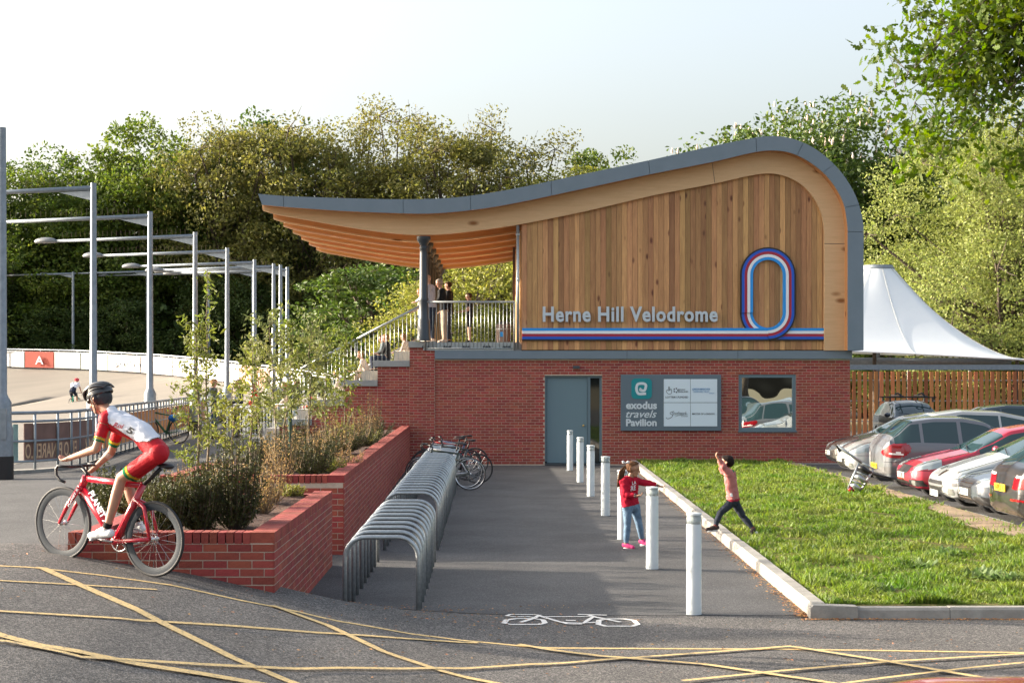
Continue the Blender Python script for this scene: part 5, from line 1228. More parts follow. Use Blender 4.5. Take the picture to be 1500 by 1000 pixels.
RB=bicycle(PT,hh_,rt_,'crimson racing bicycle with deep grey rims climbing the tarmac ramp',(M['bikered'],M['rimgrey'],M['rubber']),rw=.332,deep=.055,fat=1.35,name='racing_bicycle')
def place_text(body,O,U,Vv,m,parent,name='print',offset=.015,nrm=None,ext=.002,shear=0):
    V_,Fc=text_geo(body,offset,shear,1.0); mn=V_.min(0);mx=V_.max(0); t=(V_-mn)/(mx-mn); nrm=nrm or Vector((0,-1,0))
    P=[tuple(Vector(O)+Vector(U)*q[0]+Vector(Vv)*q[1]+nrm*ext*q[2]-(parent.location if parent else Vector())) for q in t]
    me=bpy.data.meshes.new(name); me.from_pydata(P,[],Fc); me.materials.append(m); return link(name,me,parent)
o_=bp(129,722,-.036); place_text('PLANET X',o_,bp(154,770,-.036)-o_,(bp(137,717,-.036)-o_)*.95,M['signwhite'],RB,offset=.03,nrm=-rt_)
o_=bp(101,742,-.085); place_text('PLANET X',o_,bp(115,716,-.06)-o_,bp(99,740,-.085)-o_,M['signwhite'],RB,offset=.01,nrm=-rt_)
J={}
def q_(n,px,py,off): J[n]=bp(px,py,off)
q_('head',146,587,-.01); q_('neck',162,604,0); q_('shL',155,615,-.17); q_('shR',178,615,.17)
q_('elL',141,657,-.24); q_('wrL',104,670,-.21); q_('haL',92,675,-.20)
q_('elR',163,662,.26); q_('wrR',141,683,.20); q_('haR',132,691,.19)
q_('hip',230,662,0); q_('waist',207,633,0); q_('hipL',232,664,-.085); q_('hipR',233,662,.085)
q_('knL',178,699,-.10); q_('anL',156,775,-.115); q_('toL',134,784,-.115)
q_('knR',186,704,.09); q_('anR',203,766,.11); q_('toR',188,777,.11)
J['foot']=bp(226,843,0)
Cy=Person('cyclist in red and white jersey number 5 and black helmet riding the crimson bike',J,sc=.98,fwd=(hb_+Vector((0,0,-.28))-rt_*.10),up=Vector((0,0,1))+hb_*.25,voxel=.0075,fingers=True,curl=(0,0,-1),slim=.93,head=1.03)
red=cloth('race red cloth',(.46,.012,.022),.85,.6); wht=cloth('race white cloth',(.66,.68,.74),.92,.6); yel=cloth('race yellow trim',(.62,.45,.03),.9); grn=cloth('race green trim',(.0,.17,.06),.9); sock=cloth('black sock',(.015,.015,.015))
px_,py_=topx(Cy.V)
low=((px_<222)|(py_>645))&(py_>(628+ (px_-160)*.55)*0+ (618+(px_-157)*.62))
low|=(py_>647)
tor=Cy.mask(torso=(0,1),hips=(0,.62)); 
Cy.shell('jersey',wht,tor&~low&(px_>157),.0125,.003); JB=BVHTree.FromPolygons([tuple(v) for v in Cy.V+Cy.N*.013],Cy.F)
Cy.shell('jersey_panel',red,tor&(low|(px_<=159)),.0085,.002)
Cy.wear('sleeve',red,off=.009,**both('arm',0,.60)); Cy.wear('sleeve_band',yel,off=.010,noise=.001,**both('arm',.60,.68)); Cy.wear('sleeve_band',grn,off=.010,noise=.001,**both('arm',.68,.76)); Cy.wear('collar',grn,off=.008,neck=(0,.25))
Cy.wear('bib_shorts',red,off=.007,noise=.0012,extra=~(tor&~low),hips=(.0,1),**both('thigh',0,.70)); Cy.wear('shorts_band',yel,off=.0075,noise=0,**both('thigh',.70,.77)); Cy.wear('shorts_band',grn,off=.0075,noise=0,**both('thigh',.77,.84))
Cy.wear('sock',sock,off=.005,noise=0,**both('calf',.86,1)); shw=mat('white cycling shoe',(.68,.7,.72),.35); Cy.wear('shoe',shw,off=.007,noise=0,footL=(0,1)); Cy.wear('shoe',shw,off=.007,noise=0,footR=(0,1)); Cy.wear('elbow_bandage',cloth('pale bandage',(.62,.50,.42)),off=.004,noise=0,foreR=(.0,.35))
Cy.hair(M['ink'],long=.02,off=.02,noise=.008)
def bv_decal(body,quad,bvh,m,parent,offset=.01,shear=0,lift=.004,name='print'):
    V_,Fc=text_geo(body,offset,shear,1.0); mn=V_.min(0);mx=V_.max(0); t=(V_-mn)/(mx-mn); P=[]
    (ax,ay),(bx,by),(cx,cy)=quad  # origin, u end, v end
    for q in t:
        px=ax+(bx-ax)*q[0]+(cx-ax)*q[1]; py=ay+(by-ay)*q[0]+(cy-ay)*q[1]; d=(W(px,py,10)-CAMP).normalized(); h_=bvh.ray_cast(CAMP,d)
        if h_[0] is None: return None
        P.append(tuple(h_[0]-d*(lift+.001*q[2])-parent.location))
    me=bpy.data.meshes.new(name); me.from_pydata(P,[],Fc); me.materials.append(m); return link(name,me,parent)
bv_decal('5',((184,632),(192,637),(190,624)),JB,M['ink'],Cy.root,offset=.04)
bv_decal('Roi',((165,625),(180,628),(167,618)),JB,red,Cy.root,shear=.3,offset=.01)
bv_decal('Roi',((168,602),(178,606),(170,597)),JB,red,Cy.root,shear=.3,offset=.01)
bv_decal('5',((208,615),(214,620),(212,610)),JB,M['ink'],Cy.root,offset=.03)
# shorts patch
# helmet
hc=Cy.hp(-.015,0,.055); Rm=Matrix((Cy.f,Cy.sd,Cy.u)).transposed()
hm=MB(); hm.ball(hc,(.135,.098,.098),28,18,Rm)
hm.v=[tuple(Vector(v)+Cy.u*max(0,(-.018-.12*((Vector(v)-hc).dot(Cy.f)))-(Vector(v)-hc).dot(Cy.u))) for v in hm.v]
hl=hm.build('helmet',mat('black helmet',(.016,.016,.018),.25,coat=.4),Cy.root,smooth=True,loc=-Cy.off)
rb=MB()
for k in (-3,-2,-1,0,1,2,3):
    a=k*.30; P=[]
    for j in range(12):
        ph=-.35+2.9*j/11; v=Vector((math.cos(ph)*.146,math.sin(a)*math.sin(max(ph,.05))*.112,math.sin(ph)*math.cos(a)*.108)); P.append(hc+Cy.f*v.x+Cy.sd*(v.y+k*.006)+Cy.u*v.z)
    rb.tube(P,[.003]+[.0115]*10+[.004],8)
rb.build('helmet_rib',mat('gloss black helmet rib',(.03,.03,.032),.18,coat=.7),Cy.root,smooth=True,loc=-Cy.off)
sg=MB(); sg.tube([Cy.hp(.045,-.088,.025),Cy.hp(.092,-.055,.018),Cy.hp(.104,0,.02),Cy.hp(.092,.055,.018),Cy.hp(.045,.088,.025)],[.006,.020,.018,.020,.006],8,flat=.3); sg.build('sunglasses',M['glassdark'],Cy.root,smooth=True,loc=-Cy.off)
s2=MB()
for q in (-1,1): s2.tube([Cy.hp(.02,q*.092,.03),Cy.hp(.01,q*.082,-.04),Cy.hp(.045,q*.02,-.115)],.004,5); s2.tube([Cy.hp(-.05,q*.08,.0),Cy.hp(.01,q*.082,-.04)],.004,5)
s2.build('chin_strap',M['black'],Cy.root,smooth=True,loc=-Cy.off)
# ---- girl ----
def JP(Y,**k): return {n:W(v[0],v[1],Y+(v[2] if len(v)>2 else 0)) for n,v in k.items()}
J=JP(23.5,head=(927.5,687),neck=(923,700),shL=(912,706,-.02),shR=(931,704,.03),elL=(915.5,724,-.10),wrL=(932,726,-.16),haL=(941,725,-.18),elR=(947,707,.02),wrR=(964,711,.0),haR=(973,714,0),waist=(921,727),hip=(924,741),hipL=(919,743,-.03),hipR=(930,742,.05),knL=(919,768,-.05),anL=(917,797,-.05),toL=(927,801.5,-.12),knR=(936,767,.05),anR=(940.5,790,.1),toR=(947,796,.05))
J['foot']=W(921,803,23.4)
Gi=Person('girl in red hooded top and blue jeans reaching over a white bollard',J,sc=.70,fwd=(.93,-.36,-.12),voxel=.0065,fingers=True,curl=(0,0,-1),head=1.30,slim=1.02,skin='skin2')
rd=cloth('crimson hoodie',(.40,.008,.03)); jn=cloth('pale blue denim',(.16,.25,.36),.6); wh=cloth('white cuff',(.7,.7,.7)); nv=cloth('navy cuff',(.02,.03,.07)); pk=cloth('pink trainers',(.60,.06,.20))
Gi.wear('hoodie',rd,off=.015,noise=.006,extra=~Gi.below(.05)|~Gi.mask(torso=(0,1),hips=(0,1)),torso=(0,1),hips=(0,1),**both('arm',0,1),**both('fore',0,.84)); GB=BVHTree.FromPolygons([tuple(v) for v in Gi.last[0]],Gi.last[1])
Gi.wear('cuff',wh,off=.014,noise=0,**both('fore',.84,.90)); Gi.wear('cuff',nv,off=.014,noise=0,**both('fore',.90,.99))
Gi.wear('jeans',jn,off=.009,noise=.004,extra=Gi.below(.2)|~Gi.mask(hips=(0,1),torso=(0,1)),hips=(0,1),torso=(0,1),**both('thigh',0,1),**both('calf',0,.92)); Gi.wear('trainer',pk,off=.007,noise=0,footL=(0,1)); Gi.wear('trainer',pk,off=.007,noise=0,footR=(0,1))
hr=cloth('brown hair',(.10,.045,.02),.5); Gi.hair(hr,long=.0,off=.022,noise=.004)
m=MB(); 
for k in range(14):
    dx=random.gauss(0,1.4); a=W(916.5+dx*.3,682,23.5); m.tube([a,W(911.5+dx,690,23.48),W(909.5+dx*1.2,702,23.46),W(908+dx*1.3,716+random.uniform(-3,1),23.45)],[.008,.017,.015,.003],6)
m.build('ponytail',hr,Gi.root,smooth=True,loc=-Gi.off)
m=MB(); c=W(916.5,678,23.45)
for q in (-1,1): m.tube([c,c+Vector((q*.035,-.01,.015)),c+Vector((q*.05,-.01,.01))],[.006,.022,.016],8,flat=.5)
m.build('hair_bow',wh,Gi.root,smooth=True,loc=-Gi.off)
m=MB(); c=Gi.J['neck']-Gi.f*.05+Vector((0,0,-.02)); m.ball(c,(.075,.08,.045),12,8); m.build('hood',rd,Gi.root,smooth=True,loc=-Gi.off)
bv_decal('RE',((924,719),(931.5,717),(924,712)),GB,M['stripewhite'],Gi.root,lift=.008); bv_decal('LA',((926,710),(932,708.5),(926,705)),GB,M['stripewhite'],Gi.root,lift=.008)
# ---- boy ----
J=JP(24.4,head=(1064.5,678),neck=(1068,690),shL=(1067,694,-.10),shR=(1071,694,.10),elL=(1059.5,682,-.15),wrL=(1052.5,672,-.15),haL=(1049,667,-.15),elR=(1059,690,.15),wrR=(1055,682,.14),haR=(1052,677,.14),waist=(1072.5,720),hip=(1074,733),hipL=(1072.5,735,-.05),hipR=(1076,735,.05),knL=(1054.5,751,-.06),anL=(1047.5,771,-.06),toL=(1036,775,-.08),knR=(1089,757,.06),anR=(1103,775,.07),toR=(1100,784,.05))
J['toR']=W(1097.5,784.5,24.3); J['anR']=W(1104,774.5,24.4); J['foot']=W(1074,777,24.4)
Bo=Person('boy in faded pink top and dark jeans leaping over the pale kerb',J,sc=.69,fwd=(-.95,.2,.18),voxel=.0065,fingers=True,curl=(-1,0,0),head=1.30,slim=.98,skin='skin2')
pkt=cloth('faded pink top',(.50,.18,.17),.75); dj=cloth('dark navy denim',(.035,.042,.06),.6); ds=cloth('dark shoe',(.05,.035,.035)); rs=cloth('maroon sock',(.22,.02,.03))
Bo.wear('top',pkt,off=.016,noise=.006,extra=~Bo.below(.12)|~Bo.mask(torso=(0,1),hips=(0,1)),torso=(0,1),hips=(0,1),**both('arm',0,1),**both('fore',0,.93)); BB_=BVHTree.FromPolygons([tuple(v) for v in Bo.last[0]],Bo.last[1])
Bo.wear('hem',cloth('red hem',(.30,.02,.04)),off=.019,noise=.0,extra=Bo.below(.24)&~Bo.below(-.05),hips=(0,1),torso=(0,1)); Bo.wear('jeans',dj,off=.009,noise=.004,extra=Bo.below(.1)|~Bo.mask(hips=(0,1),torso=(0,1)),hips=(0,1),torso=(0,1),**both('thigh',0,1),**both('calf',0,.88)); Bo.wear('sock',rs,off=.005,noise=0,**both('calf',.86,1)); Bo.wear('shoe',ds,off=.008,noise=0,footL=(0,1)); Bo.wear('shoe',ds,off=.008,noise=0,footR=(0,1))
Bo.hair(cloth('black brown hair',(.02,.012,.01),.5),long=.0,off=.026,noise=.005,line=.02)
m=MB(); m.ball(Bo.J['neck']-Bo.f*.045+Vector((0,0,.005)),(.03,.05,.03),8,6); m.build('collar',cloth('green collar',(.0,.25,.10)),Bo.root,smooth=True,loc=-Bo.off)
sole=cloth('white sole',(.6,.6,.6))
for p in (Bo,Gi):
    for q in 'LR':
        a=p.J['an'+q];t=p.J['to'+q]; d=(t-a); he=a-d*.3; he.z=t.z; 
        if p is Bo and q=='R': m=MB().tube([W(1109,779,24.4),W(1098,787,24.32)],[.02,.022],8,flat=1); 
        else: m=MB().tube([he+Vector((0,0,-.022)),t+Vector((0,0,-.022))],[.016,.018],8,flat=1.6)
        m.build('sole',sole,p.root,smooth=True,loc=-p.off)
bv_decal('a',((1069,727),(1073.5,727),(1069,721.5)),BB_,M['stripewhite'],Bo.root,lift=.012,offset=.05)
# ---- background people ----
blk=cloth('black cloth',(.012,.012,.014)); gry=cloth('pale grey shirt',(.42,.40,.43)); nvy=cloth('dark navy cloth',(.02,.028,.05)); bge=cloth('beige cloth',(.36,.27,.20)); blu=cloth('blue denim',(.05,.09,.16)); tan_=cloth('tan hair',(.25,.14,.06)); brn=cloth('dark brown hair',(.05,.025,.012)); grh=cloth('grey hair',(.30,.26,.22)); slate=cloth('slate cloth',(.09,.11,.12)); rose=cloth('rose cloth',(.38,.12,.14)); cream=cloth('cream cloth',(.55,.45,.38))
def bgp(label,base,h,yaw,top,bot,shoes,hair,group,kind='stand',sleeve=1.0,legs=1.0,topname='jacket',botname='trousers',**kw):
    J,f=std_pose(base,h,R(yaw),kind,**kw); p=Person(label,J,sc=h/1.75,fwd=f+Vector((0,0,-.25)),voxel=.016,group=group,head=1.05 if h>1.5 else 1.18); dress(p,top,bot,shoes,sleeve,legs,hair,topname=topname,botname=botname); return p
DZ=3.295
bgp('bald man in pale grey shirt and dark jeans standing against the balcony column',(fx(631,46.9),46.9,DZ),1.84,150,gry,nvy,cream,None,'people on the balcony',topname='shirt',armf=.55,bend=.05)
bgp('grey haired man in black jacket and beige trousers on the balcony',(fx(651,47.3),47.3,DZ),1.74,190,blk,bge,cream,grh,'people on the balcony',armf=.5,bend=.08)
bgp('dark haired man in black half hidden behind the grey haired man',(fx(658,48.6),48.6,DZ),1.74,170,blk,nvy,blk,brn,'people on the balcony',armf=.3)
bgp('boy in black T-shirt and black shorts standing in the middle of the balcony',(fx(688,47.4),47.4,DZ),1.36,185,blk,blk,blk,brn,'people on the balcony',sleeve=.3,legs=.42,topname='t_shirt',botname='shorts',armf=.62)
bgp('person in pink leaning at the rail behind the balcony column',(fx(617,49.5),49.5,DZ),1.6,180,cream,blu,blk,tan_,'people on the balcony',armf=.5)
tz=[fz(s[2]) for s in stp]
bgp('child in black jacket sitting on the upper terrace tier beside another child',(fx(562),47.9,tz[1]),1.45,180,blk,nvy,blk,tan_,'people sitting on the terrace','sit',bend=.03)
bgp('child with short hair sitting on the far side of the black jacketed child',(fx(553),48.8,tz[1]),1.45,190,slate,nvy,blk,brn,'people sitting on the terrace','sit',bend=.03)
bgp('person with tan hair sitting bent over near the top of the terrace',(fx(590),49.6,tz[1]+.02),1.55,170,cream,nvy,blk,tan_,'people sitting on the terrace','sit',bend=.12)
bgp('person in rose trousers sitting on the second tier behind the railing',(fx(549),50.6,tz[2]+.02),1.5,175,rose,rose,cream,brn,'people sitting on the terrace','sit',bend=.12)
bgp('person in cream top leaning forward on the second tier',(fx(535),47.6,tz[2]),1.55,180,cream,bge,cream,tan_,'people sitting on the terrace','sit',bend=.2)
bgp('person in pale pink sitting on the third tier above the lower cap',(fx(492),48.5,tz[3]),1.6,180,cream,slate,blk,brn,'people sitting on the terrace','sit',bend=.15)
bgp('person in red top sitting low on the terrace behind saplings',(fx(445),49.5,tz[4]),1.65,185,cloth('dull red cloth',(.35,.03,.03)),blk,blk,brn,'people sitting on the terrace','sit',bend=.1)
gz=.555
def gb(px,Y): return (fx(px,Y),Y,gz)
bgp('man in dark leather jacket and jeans standing left of the saplings',gb(312,49.2),1.72,-10,slate,blu,brn,tan_,'people standing by the track',armf=.62,stride=.04)
bgp('man in dark vest and light shirt leaning by the barrier table',gb(351,50),1.70,200,nvy,blk,blk,brn,'people standing by the track',armf=.5)
bgp('person in bright red top behind the barrier',gb(374,53),1.60,170,cloth('bright red cloth',(.5,.02,.02)),nvy,blk,tan_,'people standing by the track',armf=.4)
bgp('person in white top and jeans wearing a pale helmet by the barrier',gb(394,49),1.78,180,cloth('white cloth',(.66,.66,.66)),blu,blk,grh,'people standing by the track',armf=.45)
bgp('person in navy top standing beyond the long planter wall',gb(436,55),1.7,160,nvy,blu,blk,brn,'people standing by the track',armf=.3)
bgp('woman in cream top behind the green stake',gb(418,52),1.62,190,cream,slate,blk,tan_,'people standing by the track',armf=.4)
# barrier tables
for px,py,Y,l in ((323,583,49,'grey topped folding table beside the man in the leather jacket'),(348,592,47.5,'second grey topped table, nearer and lower')):
    e=empty('table',(fx(px,Y),Y,gz),l,'table'); zt_=fz(py,Y)-gz; MB().box((-.28,-.35,zt_-.05),(.28,.35,zt_)).build('table_top',M['capstone'],e)
    for a in (-.24,.24):
        for b in (-.3,.3): MB().tube([(a,b,0),(a,b,zt_-.05)],.02,6).build('leg',M['galv'],e)
e=empty('crowd_barrier',(0,0,0),'galvanised crowd barrier with upright bars behind the saplings','barrier')
for k,(p0,p1,Y) in enumerate(((352,400,46.8),(402,452,47.6))):
    for py in (596 if k==0 else 592,636): MB().tube([W(p0,py,Y),W(p1,py,Y)],.02,6).build('rail',M['galv'],e,smooth=True)
    for j in range(12): px=p0+(p1-p0)*j/11; MB().tube([W(px,594,Y),W(px,640,Y)],.01,5).build('bar',M['galv'],e)
# far cyclist on the track
hh2=Vector((.18,.98,0)).normalized(); rr2=Vector((hh2.y,-hh2.x,0)); pr=W(104,592,91); 
P2=geom(pr,hh2); bicycle(P2,hh2,rr2,'small green racing bicycle far out on the track',(cloth('green paint',(.02,.35,.25)),M['black'],M['black']))
up=Vector((0,0,1)); c=P2['saddle']; J={'hip':c+up*.08,'foot':P2['bb']-up*.27}
J['waist']=c+hh2*.15+up*.25; sh=c+hh2*.38+up*.46; J['neck']=sh+hh2*.06+up*.05; J['head']=sh+hh2*.16+up*.17
for s_,k in ((-1,'L'),(1,'R')):
    J['hip'+k]=c+up*.06+rr2*.09*s_; J['sh'+k]=sh+rr2*.18*s_; J['el'+k]=sh+rr2*.22*s_+hh2*.12-up*.24; J['wr'+k]=P2['bar']+rr2*.2*s_+up*.02; J['ha'+k]=J['wr'+k]+hh2*.08
    J['kn'+k]=P2['bb']+hh2*(.10 if s_>0 else .0)+up*(.48 if s_>0 else .38)+rr2*.1*s_; J['an'+k]=P2['bb']+hh2*.12*s_-up*.0+rr2*.12*s_; J['to'+k]=J['an'+k]+hh2*.13-up*.04
Fp=Person('distant racing cyclist with pink helmet and white blue kit on the track',J,sc=1,fwd=hh2+Vector((0,0,-.3)),voxel=.02); Fp.wear('jersey',wht,torso=(0,1),hips=(0,.2),**both('arm',0,.6)); Fp.wear('shorts',nvy,hips=(0,1),**both('thigh',0,.8)); Fp.wear('shoe',shw,**both('foot',0,1))
m=MB(); m.ball(Fp.hp(-.01,0,.06),(.14,.11,.10),12,8); m.build('helmet',cloth('pink helmet',(.55,.07,.09)),Fp.root,smooth=True,loc=-Fp.off)
# ---------------- bollards ----------------
gl_=mat('clear lens',(.75,.8,.8),.08); gl_.node_tree.nodes['Principled BSDF'].inputs['Transmission Weight'].default_value=.9
BY=[(1016.5,16.9),(955.5,20.9),(912,24.7),(887,28.9),(865.5,33.6),(850,38.1),(835,42.9)]
bl=['white bollard nearest the camera at the path end','white bollard the girl is reaching over','white bollard standing directly behind the girl','fourth white bollard from the camera, left of the girl','white bollard in the middle of the row toward the door','white bollard second closest to the pavilion','white bollard closest to the pavilion door']
def bollard():
    e=empty('bollard',(0,0,0)); r=.076
    MB().lathe([(r,-.05),(r,.885),(r-.004,.90)],n=28).build('post',M['bollard'],e,auto=True)
    MB().lathe([(r-.006,.90),(.052,.935),(.045,.985)],n=24).build('cone',M['bollard'],e,auto=True)
    MB().lathe([(r,.985),(r+.003,.99),(r+.001,1.005),(.03,1.012)],n=28).build('cap',M['bollard'],e,auto=True)
    MB().lathe([(r-.001,.90),(r-.001,.985)],n=24).build('lens',gl_,e,smooth=True)
    g=MB().lathe([(r+.012,0),(r+.012,.006)],n=20); g.build('base_ring',M['seam'],e); return e
pb=bollard()
for i,(px,Y) in enumerate(BY):
    o=pb if i==0 else copy_tree(pb); o.location=(fx(px,Y),Y,0); tag(o,bl[i],'bollard','white bollards along the path')
# ---------------- cycle stands ----------------
def hoop():
    e=empty('cycle_stand',(0,0,0)); w_=.36; h=.775; rc=.20; P=[(-w_,0,-.05),(-w_,0,h-rc)]
    P+=[(-w_+rc-rc*math.cos(a),0,h-rc+rc*math.sin(a)) for a in np.linspace(0,math.pi/2,9)[1:]]+[(w_-rc+rc*math.sin(a),0,h-rc+rc*math.cos(a)) for a in np.linspace(0,math.pi/2,9)]+[(w_,0,-.05)]
    MB().tube([Vector(p) for p in P],.0235,14).build('hoop',M['galv'],e,smooth=True); return e
ph=hoop(); Ys=[16.79+.545*k for k in range(10)]+[23.2+.62*k for k in range(29)]
for i,Y in enumerate(Ys):
    o=ph if i==0 else copy_tree(ph); o.location=(-1.085-.0015*(Y-16.8)+random.uniform(-.006,.006),Y,0); o.rotation_euler[2]=random.uniform(-.015,.015)
    l=('galvanised hoop cycle stand, '+ORD[i]+' from the camera in the near run') if i<10 else ('galvanised hoop cycle stand, '+ORD[i-10]+' from the camera in the long far run')
    tag(o,l,'cycle stand','galvanised hoop cycle stands')
# parked bikes between the far stands
def pcol(n,c): return mat(n,c,.3,coat=.4)
BK_=[(-.52,36.1,1,'silver bicycle with pale tyres nearest the camera at the far stands',pcol('silver paint',(.5,.5,.52)),True,M['rubber']),(-.30,37.6,1,'dark bicycle whose black wheel sticks out furthest right',pcol('black paint',(.02,.02,.02)),False,M['rubber']),(-.55,38.8,-1,'dark bicycle with a white mudguard behind the silver one',pcol('grey paint',(.1,.1,.11)),False,M['rubber']),(-.45,34.7+.8,-1,'black bicycle with its front wheel against the planter wall',pcol('black bike paint',(.02,.03,.02)),False,M['rubber']),(-.55,39.9,-1,'red framed bicycle deep in the row of stands',pcol('red bike paint',(.3,.02,.02)),False,M['rubber']),(-.4,40.6,1,'rearmost dark bicycle at the pavilion end of the stands',pcol('navy bike paint',(.02,.03,.08)),False,M['rubber'])]
for i,(x,Y,d,l,c,dr_,ty) in enumerate(BK_):
    hh_=Vector((-1,random.uniform(-.06,.06),0)).normalized(); rr_=Vector((hh_.y,-hh_.x,0)); 
    b=bicycle(geom(Vector((x,Y,.335)),hh_),hh_,rr_,l,(c,M['silver'] if i in (0,3) else M['black'],ty),group='bicycles parked at the far stands',drop=dr_,deep=.012)
hh_=Vector((-.9,.4,0)).normalized(); bicycle(geom(Vector((fx(262,46),46,.555+.335)),hh_),hh_,Vector((hh_.y,-hh_.x,0)),'bicycle with blue and green bag leaning by the guard rail',(pcol('dark green bike paint',(.02,.12,.05)),M['black'],M['rubber']),drop=True,deep=.012)
m=MB(); m.ball(Vector((fx(254,45.8),45.8,fz(612,45.8))),(.14,.1,.10),12,8); o=m.build('helmet',cloth('blue helmet',(.02,.12,.35)),None,smooth=True); tag(o,'blue helmet hung on the bicycle by the guard rail','helmet')
# ---------------- balcony bin ----------------
e=empty('litter_bin',(fx(738,47.0),47.0,3.295),'brown round litter bin with a sticker by the balcony wall','bin'); 
MB().lathe([(.18,0),(.20,.05),(.21,.42),(.205,.5)],n=20).build('bin_body',mat('brown plastic',(.17,.11,.09),.6),e,auto=True); MB().lathe([(.213,.36),(.213,.385)],n=20).build('band',M['galv'],e); MB().lathe([(.215,.43),(.16,.56),(.10,.58)],n=20).build('lid',M['seam'],e,auto=True)
m=MB(); m.box((-.10,-.222,.16),(-.02,-.20,.29)); m.build('sticker',M['skyblue'],e)
# ---------------- cars ----------------
U=12
def resample_keys(xs,keys):
    k=np.array(keys,float); y=np.interp(xs,k[:,0],k[:,1]); 
    w_=7; ker=np.hanning(w_+2)[1:-1]; ker/=ker.sum(); yp=np.concatenate([np.full(w_//2,y[0]),y,np.full(w_//2,y[-1])]); return np.convolve(yp,ker,'valid')
PAINT={}
def car(label,loc,yaw,L=4.0,Wd=1.72,top=None,belt=None,nose=None,col=(.3,.3,.3),metal=.25,flip=False,cowl=1.05,roof0=1.75,roof1=3.3,tail0=3.9,pill=(2.35,2.42,3.15,3.22),patches=(),group='cars parked beside the lawn',zb=.20,wheels=(.78,3.2),plate='white',cat='car',name='parked_car',extra=None):
    e=empty(name,loc,label,cat,group,None,yaw)
    pm=mat('car paint',col,.42,metal=metal*.3,coat=1.0); 
    n=190; t=np.linspace(0,1,n); xs=L*(.5-.5*np.cos(np.pi*t))*.45+L*t*.55
    zt=resample_keys(xs,top); zb_=resample_keys(xs,belt); w_=resample_keys(xs,nose)*Wd/2; zl=resample_keys(xs,[(0,zb+.14),(.10,zb+.05),(.4,zb),(L-.4,zb),(L-.1,zb+.05),(L,zb+.15)])
    nu=12; V=[];m2=nu*7+1; rows=[]
    for i in range(n):
        w0=w_[i]; b=min(zb_[i],zt[i]-.035); g=zt[i]-b; wr=max(w0-.05-.46*g*.9,w0*.55) if g>.12 else w0*.93
        mid=(zl[i]+b)/2
        K=np.array([(0,zl[i]),(.84*w0,zl[i]),(.975*w0,zl[i]+.10),(w0,mid),(.962*w0,b),(wr,zt[i]-min(.10,g*.35)),(.80*wr,zt[i]-.022),(0,zt[i]+.012*(w0>.5))])
        r=[]
        for s_ in range(7):
            p0=K[max(s_-1,0)];p1=K[s_];p2=K[s_+1];p3=K[min(s_+2,7)]
            if s_ in (0,): p0=p1;
            for k in range(nu):
                u=k/nu; c=.5*((2*p1)+(-p0+p2)*u+(2*p0-5*p1+4*p2-p3)*u*u+(-p0+3*p1-3*p2+p3)*u**3)
                if s_ in (0,4): c=p1+(p2-p1)*u
                r.append(c)
        r.append(K[7]); rows.append(np.array(r))
    Rw=np.array(rows) # n,m2,2
    Vr=np.zeros((n,m2,3)); Vr[...,0]=xs[:,None]; Vr[...,1]=Rw[...,0]; Vr[...,2]=Rw[...,1]
    Vl=Vr.copy(); Vl[...,1]*=-1
    VV=np.concatenate([Vr,Vl[:, ::-1][:,1:]],1); mm=VV.shape[1]
    uu=np.concatenate([np.arange(m2)/nu,(np.arange(m2)[::-1]/nu)[1:]])
    Fc=[];MI=[]
    for i in range(n-1):
        xm=(xs[i]+xs[i+1])/2; zt_=(zt[i]+zt[i+1])/2
        for k in range(mm-1):
            uc=(uu[k]+uu[k+1])/2; P=(VV[i,k]+VV[i+1,k+1])/2; mi=0
            if 4.12<uc<4.97 and zt_-P[2]>.0 and (zt_-min((zb_[i]),zt_-.035))>.14 and cowl+.12<xm<tail0-.05 and not any(pill[j]<xm<pill[j+1] for j in range(0,len(pill),2)): mi=1
            if uc>5.15 and (cowl+.03<xm<roof0-.03 or (roof1+.05<xm<tail0-.04)): mi=1
            if zl[i]+.0>P[2]-.10 and False: mi=2
            r0=min(((P[0]-q)**2+(P[2]-.31)**2) for q in wheels)
            if r0<.36**2 and 1.5<uc<4 : continue
            Fc.append((i*mm+k,(i+1)*mm+k,(i+1)*mm+k+1,i*mm+k+1)); MI.append(mi)
    V=VV.reshape(-1,3); nV=len(V)
    # end caps
    for i,flipc in ((0,False),(n-1,True)):
        sec=VV[i]; c=np.array([sec[0,0],0,(sec[:,2].min()+sec[:,2].max())/2]); prev=i*mm; NR=16
        for r_i in range(1,NR+1):
            sc_=1-r_i/NR; ring=c+(sec-c)*sc_; ring[:,0]=sec[0,0]+(-1 if i==0 else 1)*.055*(1-sc_**2.2); base=len(V); V=np.concatenate([V,ring])
            for k in range(mm-1):
                q=(prev+k,prev+k+1,base+k+1,base+k); Fc.append(q if i==0 else q[::-1]); MI.append(0)
            prev=base
    Fc2=[f[::-1] for f in Fc]
    fl=(lambda x:L-x) if flip else (lambda x:x); V=V.copy(); V[:,0]=np.array([fl(x) for x in V[:,0]]) if flip else V[:,0]
    if flip: Fc2=[tuple(reversed(f)) for f in Fc2]
    me=bpy.data.meshes.new('body'); me.from_pydata(V.tolist(),[],Fc2); me.materials.append(pm); me.materials.append(M['glasscar']); me.polygons.foreach_set('material_index',MI); me.polygons.foreach_set('use_smooth',[True]*len(Fc2)); me.update()
    link('body',me,e)
    # shading normals for patches
    Nn=np.zeros(len(V)*3); me.vertices.foreach_get('normal',Nn); Nn=Nn.reshape(-1,3)
    cen=np.array([V[list(f)].mean(0) for f in Fc2]); cn=cen.copy(); cn[:,0]=[fl(x) for x in cen[:,0]]
